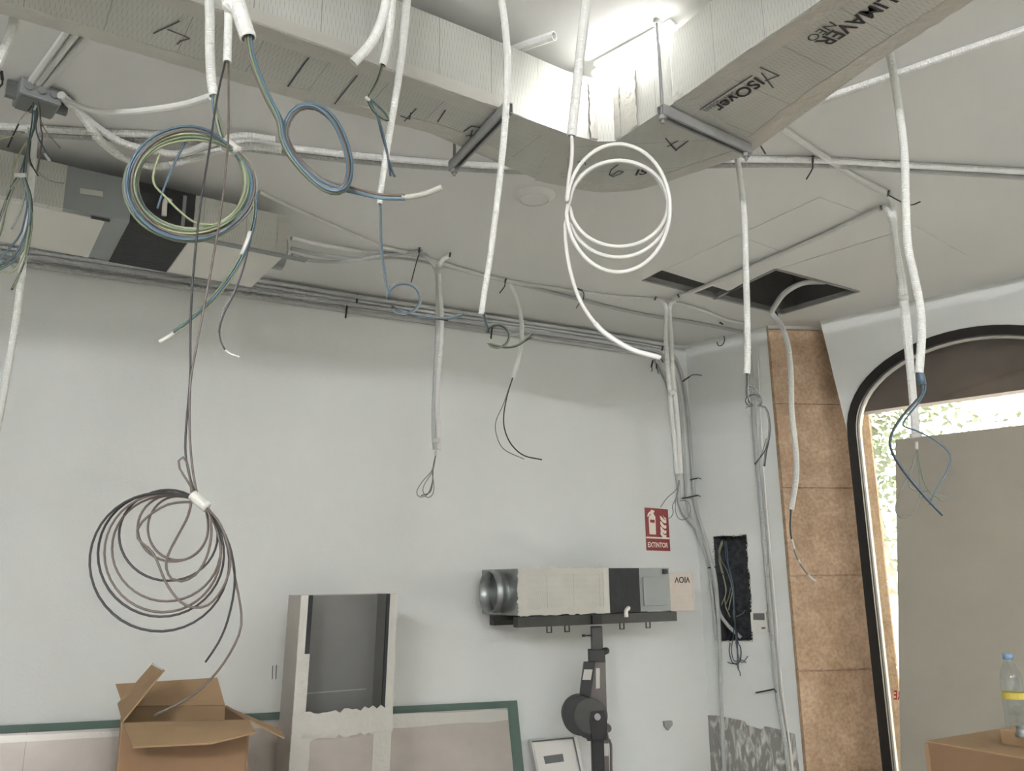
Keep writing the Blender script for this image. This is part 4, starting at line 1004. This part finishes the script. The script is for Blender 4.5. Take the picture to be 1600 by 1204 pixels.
# tapering brown mast plate with black arm
def plate(px, d0, d1, name, m, parent=t):
    return link(name, prism([mpx(*q)+D*d0 for q in px], D*(d1-d0)), m, parent)
mp = plate([(927, 1032), (945, 1032), (948, 1155), (917, 1155), (920, 1090)], -.04, .03, 'mast_plate', 'lift_brown')
plate([(930, 1042), (936, 1042), (936, 1073), (930, 1074)], -.042, -.040, 'sticker', 'sticker', mp)
ar = plate([(911, 1032), (928, 1032), (919, 1092), (903, 1092)], -.075, -.03, 'winch_arm', 'lift_black')
plate([(911, 1043), (924, 1043), (921, 1059), (908, 1059)], -.077, -.075, 'sticker', 'sticker', ar)
wc = mpx(911, 1112)
dr = link('winch_drum', cyl(wc+V((-.02, -.12, 0)), wc+V((-.02, -.02, 0)), .095, 36), 'lift_black', t)
link('drum_flange', cyl(wc+V((.03, -.125, 0)), wc+V((.03, -.118, 0)), .085, 36), 'lift_dark', t)
link('ratchet_plate', prism([mpx(*q)-D*.135 for q in ((920, 1106), (940, 1104), (944, 1118), (944, 1140), (936, 1148), (922, 1146), (918, 1120))], D*.02), 'lift_black', t)
link('crank_hub', cyl(mpx(929, 1112)-D*.16, mpx(929, 1112)-D*.11, .016, 14), 'steel', t)
link('winch_base', prism([mpx(*q)-D*.10 for q in ((905, 1136), (944, 1132), (944, 1150), (920, 1150), (907, 1145))], D*.09), 'lift_black', t)
link('guide_roller', cyl(mpx(948, 1135)-D*.05, mpx(948, 1135)-D*.01, .02, 14), 'lift_brown', t)
za = mz(1148)
link('outer_mast', obox(V((mb.x+(vx(925, 1180)+vx(941, 1180))/2, mb.y-.03, za/2+.05)), X*.062, D*.08, Zv*(za-.1), bev=.004), 'lift_black', t)
link('side_rail', obox(V((mb.x+vx(945, 1180), mb.y-.02, za/2+.05)), X*.034, D*.06, Zv*(za-.08), bev=.003), 'lift_brown', t)
plate([(941, 1158), (949, 1158), (949, 1177), (941, 1177)], -.056, -.052, 'sticker', 'sticker')
link('lift_cable', tube([mpx(946, 1138)-D*.05, mpx(948, 1150)-D*.05, mpx(953, 1160)-D*.04, mpx(954, 1204)-D*.04, V((mb.x+vx(954, 1204), mb.y-.04, .25))], .007, 6), 'lift_brown', t)
for a in (12, 228, 305):
    d = V((math.cos(math.radians(a)), math.sin(math.radians(a)), 0))
    link('leg', obox(mb+d*.22+Zv*.10, d*.4, d.cross(Zv)*.05, Zv*.05), 'lift_black', t)
    link('caster', cyl(mb+d*.40+Zv*.04-d.cross(Zv)*.015, mb+d*.40+Zv*.04+d.cross(Zv)*.015, .04, 16), 'tie_black', t)

# ================================================================== SIGN, THERMOSTAT, NICHE WIRES, WALL MARKS
def wp(x, y, off): return BW.px(x, y, off)
sg = thing('fire_sign', 'red fire extinguisher sign on the back wall reading EXTINTOR', 'sign', wp(1027, 828, .002))
link('sign_plate', prism([wp(*q, .001) for q in ((1007, 792.5), (1043, 795.5), (1047, 860.5), (1010, 859.5))], BW.n*.003), 'sign_red', sg)
link('divider', prism([wp(*q, .004) for q in ((1009.5, 838), (1045.8, 839.5), (1045.9, 842), (1009.7, 840.5))], BW.n*.0006), 'sign_white', sg)
sx = lambda x, y: wp(980+x*140/1405, 760+y*120/1204, .004)
def shape(zp, name='pictogram', m='sign_white', lift=0): return link(name, prism([sx(*q)+BW.n*lift for q in zp], BW.n*.0006), m, sg)
shape([(335, 500), (345, 460), (375, 430), (415, 430), (440, 470), (443, 520), (452, 750), (350, 745)])
shape([(355, 430), (330, 470), (315, 470), (320, 430), (345, 395), (365, 385), (372, 360), (395, 365), (425, 380), (428, 400), (410, 405), (415, 430)])
shape([(357, 515), (428, 520), (430, 568), (358, 560)], m='sign_red', lift=.0008)
for dy in (0, 85, 165, 235):
    shape([(510+dy*.07, 455+dy), (540, 470+dy), (570, 510+dy), (600, 530+dy), (612, 510+dy), (614, 565+dy), (590, 575+dy), (550, 550+dy), (522, 510+dy)])
shape([(560, 440), (580, 480), (605, 490), (608, 520), (580, 505)])
lettering('EXTINTOR', sx(325, 945)+BW.n*.001, sx(640, 955)+BW.n*.001, sx(325, 870)-sx(325, 945), 'sign_white', sg)

th = thing('thermostat', 'small white wall thermostat with grey display beside the niche', 'thermostat', RW.px(1188, 970, .01))
link('case', prism([RW.px(*q, .0) for q in ((1175, 956), (1199, 955), (1202, 987), (1177, 986))], RW.n*.02), 'plastic_white', th)
link('display', prism([RW.px(*q, .02) for q in ((1177, 957.5), (1194.5, 957.5), (1195, 968.5), (1177, 968)) ], RW.n*.001), 'display', th)
link('button', prism([RW.px(*q, .02) for q in ((1190, 979.5), (1196, 979), (1196, 982), (1190, 982.5)) ], RW.n*.0015), 'display', th)

nw = thing('niche_wires', 'tangle of blue and pale wires hanging out of the open niche', 'wires', RW.px(1145, 1000, -.03))
zx = lambda x, y, o: RW.px(1090+x*130/626, 820+y*250/1204, o)
for q, cc in (([(215, 120), (225, 220), (235, 330), (262, 440), (275, 560), (280, 700), (292, 860), (297, 960), (300, 1030)], BL),
              ([(190, 110), (165, 200), (180, 270), (215, 330), (250, 430), (268, 540), (272, 680), (285, 800), (290, 900), (320, 1020), (345, 1030), (378, 985)], GY),
              ([(205, 115), (215, 250), (245, 350), (270, 470), (278, 640), (295, 780), (300, 900), (300, 1060), (318, 1105), (320, 1135)], BL),
              ([(180, 120), (155, 220), (175, 330), (205, 440), (210, 520), (180, 600), (170, 660)], YE), ([(190, 130), (165, 230), (195, 380), (215, 480), (205, 560), (215, 620), (245, 690)], YE),
              ([(250, 470), (235, 540), (210, 610), (225, 650), (240, 680)], GY), ([(262, 500), (245, 580), (232, 640)], YE),
              ([(275, 600), (262, 700), (250, 830), (243, 900), (238, 950), (260, 1030), (300, 1050)], BK), ([(285, 650), (300, 860), (325, 930), (322, 1010), (300, 1040), (250, 1040), (225, 1030)], BK),
              ([(270, 640), (255, 790), (225, 860)], BK), ([(285, 690), (310, 680), (340, 665), (355, 640)], GY), ([(280, 720), (265, 860), (255, 940), (275, 1020), (330, 1015), (365, 1035)], BL),
              ([(300, 900), (305, 1000), (310, 1090)], GY)):
    strands([zx(x, y, -.05 if y < 850 else .012) for x, y in q], 1, 0, .0028, [cc], nw)
# small marks on the wall
for lab, px in (('pencil strokes drawn on the back wall left of the upright duct', ([(426, 1040), (425.5, 1060)], [(432, 1039), (431, 1060)])),):
    m_ = thing('pencil_mark', lab, 'mark', wp(429, 1050, .001))
    for ln in px: stroke([wp(*q, .0005) for q in ln], .004, BW.n, 'pen', m_)
hs = link('wall_hook', prism([wp(*q, .0) for q in ((1035, 1126), (1047, 1125), (1048, 1131), (1041, 1140), (1036, 1133))], BW.n*.02), 'steel'); tag(hs, 'small pointed grey bracket fixed to back wall right of lift', 'bracket')

# ================================================================== FLOOR ITEMS
# green plasterboard and foil panels leaning on the back wall
def leaning(x0, y0, x1, y1, off_top, off_bot, th, m, name, label, cat, sides=None):
    a, b = BW.px(x0, y0, off_top), BW.px(x1, y1, off_top); zt2 = (a.z+b.z)/2
    sa, sb = (a-BW.A).dot(BW.u), (b-BW.A).dot(BW.u)
    A1, B1 = BW.at(sa, a.z, off_top), BW.at(sb, b.z, off_top); A2, B2 = BW.at(sa, .005, off_bot), BW.at(sb, .005, off_bot)
    nn = (B1-A1).cross(A2-A1).normalized(); nn = nn if nn.dot(BW.n) > 0 else -nn
    o = link(name, prism([A1, B1, B2, A2], nn*th, uvu=BW.u), m); tag(o, label, cat); return A1, B1, A2, B2, nn, o
leaning(-260, 1146, 806, 1094, .01, .20, .013, 'board_green', 'plasterboard_sheet', 'green plasterboard sheet leaning on the back wall behind foil panel', 'board')
A1, B1, A2, B2, nn, o = leaning(-260, 1160, 789, 1106, .045, .235, .025, 'foil_panel', 'foil_board', 'silver foil duct panel leaning in front of the green plasterboard', 'board')
pn = o
ribbon('foil_edge', [A1.lerp(A2, .035)+nn*.0255, B1.lerp(B2, .035)+nn*.0255], .055, nn, 'foil_tape', pn, wob=.15)
o = leaning(-260, 1176, 540, 1130, .075, .27, .025, 'foil_panel', 'foil_board', 'second silver duct panel leaning behind the cardboard box', 'board')[5]

# white distribution box cover leaning at the wall foot
cv = thing('panel_cover', 'white distribution box cover leaning crooked on the wall behind the lift', 'box cover', V((*BW.px(865, 1180, .12).xy, 0)))
def cvp(x, y, o=0.0): return BW.px(x, y, .03+(y-1150)*.0007+o)
link('cover_frame', prism([cvp(*q) for q in ((825, 1155), (897, 1149), (940, 1362), (868, 1374))], BW.n*.03), 'plastic_white', cv)
link('cover_face', prism([cvp(*q, .03) for q in ((832, 1159), (893, 1154), (932, 1352), (872, 1362))], BW.n*.006), 'plastic_white', cv)
link('cover_slot', prism([cvp(*q, .0365) for q in ((849, 1181), (879, 1177), (881, 1189), (852, 1193))], BW.n*.002), 'display', cv)
for ln in ([(831, 1158), (896, 1152)], [(896, 1152), (908, 1210)]): link('cover_ridge', tube([cvp(*q, .033) for q in ln], .004, 6), 'display', cv)

# upright open duct piece, parallel to the back wall
Yd = 3.6
Pf = atY(470, 930, Yd); zt3 = Pf.z; Pf = V((Pf.x, Pf.y, 0)); da, dg = BW.u, -BW.n
def pxx(p): return CX+F*(p-CAM).dot(RT)/(p-CAM).dot(FW)
def pyy(p): return CY-F*(p-CAM).dot(UP)/(p-CAM).dot(FW)
Wd = min((abs(pxx(Pf+da*k*.005+Zv*zt3)-620), k*.005) for k in range(40, 200))[1]
DD = .20; lean = .03
ud = thing('duct_piece', 'upright open-fronted foil duct piece standing before leaning boards', 'duct', Pf+da*Wd/2)
def dq(a, d, z): return Pf + da*(a-(zt3-z)*lean) + dg*d + Zv*z
def dz(y, a=.2): return min((abs(pyy(dq(a, 0, k*.01))-y), k*.01) for k in range(0, 170))[1]
def dbox(a0, a1, d0, d1, za, zb_, name, m, parent=ud):
    return link(name, prism([dq(a0, d0, za), dq(a1, d0, za), dq(a1, d0, zb_), dq(a0, d0, zb_)], dg*(d1-d0), uvu=da), m, parent)
zf, zm = dz(1113), dz(1023, .02)
dbox(0, .022, .0, DD, .0, zt3, 'side_panel', 'foil_panel'); dbox(Wd-.022, Wd, .0, DD, .0, zt3, 'side_panel', 'foil_panel')
dbox(.022, .028, .012, DD-.02, .0, zt3-.002, 'inner_lining', 'duct_inside'); dbox(Wd-.028, Wd-.022, .012, DD-.02, .0, zt3-.002, 'inner_lining', 'duct_inside')
dbox(.022, Wd-.022, DD-.02, DD, .0, zt3, 'back_panel', 'foil_panel'); dbox(.028, Wd-.028, DD-.026, DD-.02, .0, zt3-.004, 'inner_lining', 'duct_inside')
dbox(.001, .032, -.005, 0, zm-.02, zt3, 'edge_flange', 'foil_tape'); dbox(Wd-.034, Wd, -.005, .0, .0, zt3, 'edge_flange', 'foil_tape')
dbox(.032, .052, -.004, .012, zm, zt3, 'cut_edge', 'insulation_black'); dbox(Wd-.046, Wd-.034, -.004, .012, zf, zt3, 'cut_edge', 'insulation_black')
dbox(.0, .052, -.012, -.004, .0, zm, 'edge_flange', 'foil_tape')
dbox(.005, Wd-.01, -.004, .02, .0, zf, 'front_panel', 'foil_panel')
zta = dz(1142)
ribbon('foil_tape', [dq(.0, -.013, zta+.025), dq(Wd, -.013, zta+.03)], .10, -dg, 'foil_tape', ud, wob=.2)
for xx in (.055, Wd-.055): ribbon('foil_tape', [dq(xx, -.006, .02), dq(xx, -.006, zf-.03)], .05, -dg, 'foil_tape', ud, wob=.1)
dbox(.06, Wd-.06, DD-.0275, DD-.026, dz(1088), dz(1088)+.005, 'fold_line', 'steel')

# cardboard box, open
bx = thing('cardboard_box', 'tall open brown cardboard box with raised flaps before foil panels', 'box', V((*atY(290, 1150, 3.0).xy, 0)))
Yf = 2.95
f_l, f_r = atY(192, 1135, Yf), atY(396, 1118, Yf); zr = f_l.z*.5+f_r.z*.5; zl_, zr_ = zr-.0, zr
bl, br = V((atY(183, 1120, Yf+.36).x+.02, Yf+.36, zr)), V((atY(352, 1100, Yf+.36).x, Yf+.36, zr))
fl, fr = V((f_l.x, Yf, zr)), V((atY(383, 1130, Yf).x, Yf+.03, zr))
def wallq(a, b, name, m='cardboard_dark'):
    n_ = (b-a).cross(Zv).normalized()*.006
    return link(name, prism([a, b, V((b.x, b.y, .0)), V((a.x, a.y, .0))], n_), m, bx)
wallq(fl, fr, 'front_panel'); wallq(fr, br, 'side_panel'); wallq(br, bl, 'back_panel', 'cardboard'); wallq(bl, fl, 'side_panel', 'cardboard')
link('bottom_panel', prism([V((p.x, p.y, .004)) for p in (fl, fr, br, bl)], Zv*.006), 'cardboard_dark', bx)
def flap(pts, name='flap', m='cardboard'):
    n_ = (pts[1]-pts[0]).cross(pts[2]-pts[1]).normalized()*.005
    return link(name, prism(pts, n_), m, bx)
flap([fl, fr, atY(400, 1143, Yf-.10), atY(330, 1160, Yf-.15), atY(208, 1166, Yf-.15)])
flap([bl, br, atY(340, 1059, Yf+.42), atY(181, 1069, Yf+.42)])
flap([bl, fl, atY(258, 1047, Yf+.10), atY(240, 1037, Yf+.16), atY(185, 1100, Yf+.3)])
flap([fr, br, atY(440, 1140, Yf+.40), atY(445, 1152, Yf+.10)])
tape([(255, 1046, .1), (243, 1040, .13), (238, 1036, .15)], Yf, 3, 'tape_white', bx, 'torn_tape')

# large box with bottle by the arch
Yg = 3.05
c0 = atY(1446, 1158, Yg); zc = c0.z
c1 = atZ(1640, 1192, zc); c2 = atZ(1562, 1141, zc) if False else None
d1 = V((c1.x-c0.x, c1.y-c0.y, 0)).normalized(); d2 = V((-d1.y, d1.x, 0))
c0 = V((c0.x, c0.y, 0))
gb = thing('carton', 'large closed brown carton below the leaning board by the arch', 'box', c0+d1*.3)
link('carton_body', obox(c0+d1*.3+d2*.21+Zv*zc/2, d1*.6, d2*.42, Zv*zc, bev=.006), 'cardboard_dark', gb)
link('carton_lid', obox(c0+d1*.3+d2*.21+Zv*(zc+.001), d1*.597, d2*.417, Zv*.004), 'cardboard', gb)
link('corner_strip', obox(c0+d1*.004+d2*.002+Zv*(zc/2), d1*.014, d2*.012, Zv*(zc-.01)), 'cardboard_edge', gb)
zc2 = zc+.003
s0_ = atZ(1562, 1163, zc2); sb_ = link('small_carton', obox(V((s0_.x, s0_.y, zc2))+d1*.10+d2*.07+Zv*.0255, d1*.2, d2*.12, Zv*.05, bev=.004), 'cardboard'); tag(sb_, 'small flat cardboard box lying on the large carton', 'box')
bpz = atZ(1583, 1141, zc2); bc = V((bpz.x, bpz.y, zc2)) + d2*.03; Yb_ = bc.y
hB = atY(1580, 1020, Yb_).z - zc2
if False: pass
# keep the bottle clear of the small box
prof = [(0, 0), (.030, 0), (.034, .01), (.034, .05), (.032, .06), (.034, .07), (.034, .13), (.031, .14), (.034, .15), (.034, .185), (.030, .215), (.019, .245), (.013, .258), (.013, .27)]
kx = hB/.29
bt = thing('water_bottle', 'clear plastic water bottle with blue cap and yellow label', 'bottle', bc)
def lathe(prof, c, n=24):
    bm = bmesh.new(); R = []
    for r, z in prof: R.append([bm.verts.new(c+V((max(r, .0005)*math.cos(2*math.pi*k/n), max(r, .0005)*math.sin(2*math.pi*k/n), z))) for k in range(n)])
    for A_, B_ in zip(R, R[1:]):
        for k in range(n): bm.faces.new((A_[k], A_[(k+1) % n], B_[(k+1) % n], B_[k]))
    return bm
kr = rpx(30, Yb_)/.034
link('bottle_body', lathe([(r*kr, z*kx) for r, z in prof], bc), 'bottle_plastic', bt, smooth=True)
link('label', lathe([(.0345*kr, .118*kx), (.0345*kr, .142*kx)], bc), 'label_yellow', bt, smooth=True)
link('cap', lathe([(.0, .292*kx), (.0155*kr, .29*kx), (.0155*kr, .266*kx), (.014*kr, .266*kx)], bc), 'cap_blue', bt, smooth=True)

mf = atZ(1594, 1150, zc2+.052); mf = V((mf.x, mf.y, zc2+.052)); o = link('metal_fitting', lathe([(.001, 0), (.022, 0), (.022, .008), (.017, .01), (.017, .03), (.02, .032), (.001, .032)], mf+d1*.01), 'galvanised', smooth=True); tag(o, 'small shiny metal fitting on the flat cardboard box', 'fitting')

# board leaning against the arch
tl = AW.px(1400, 687, .015); tr_s = 1.75; sl = (tl-AW.A).dot(AW.u)
bl_ = None
best = min((abs((lambda p: (CX+F*(p-CAM).dot(RT)/(p-CAM).dot(FW)))(AW.at(sl, .9, o)) - 1407), o) for o in [i*.01 for i in range(2, 80)])
lean_o = .015 + (best[1]-.015)*tl.z/(tl.z-.9)
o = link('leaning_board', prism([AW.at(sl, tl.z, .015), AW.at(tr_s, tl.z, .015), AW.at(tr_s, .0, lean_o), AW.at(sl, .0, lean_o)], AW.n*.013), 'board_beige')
tag(o, 'large beige board leaning upright against the arched window', 'board')
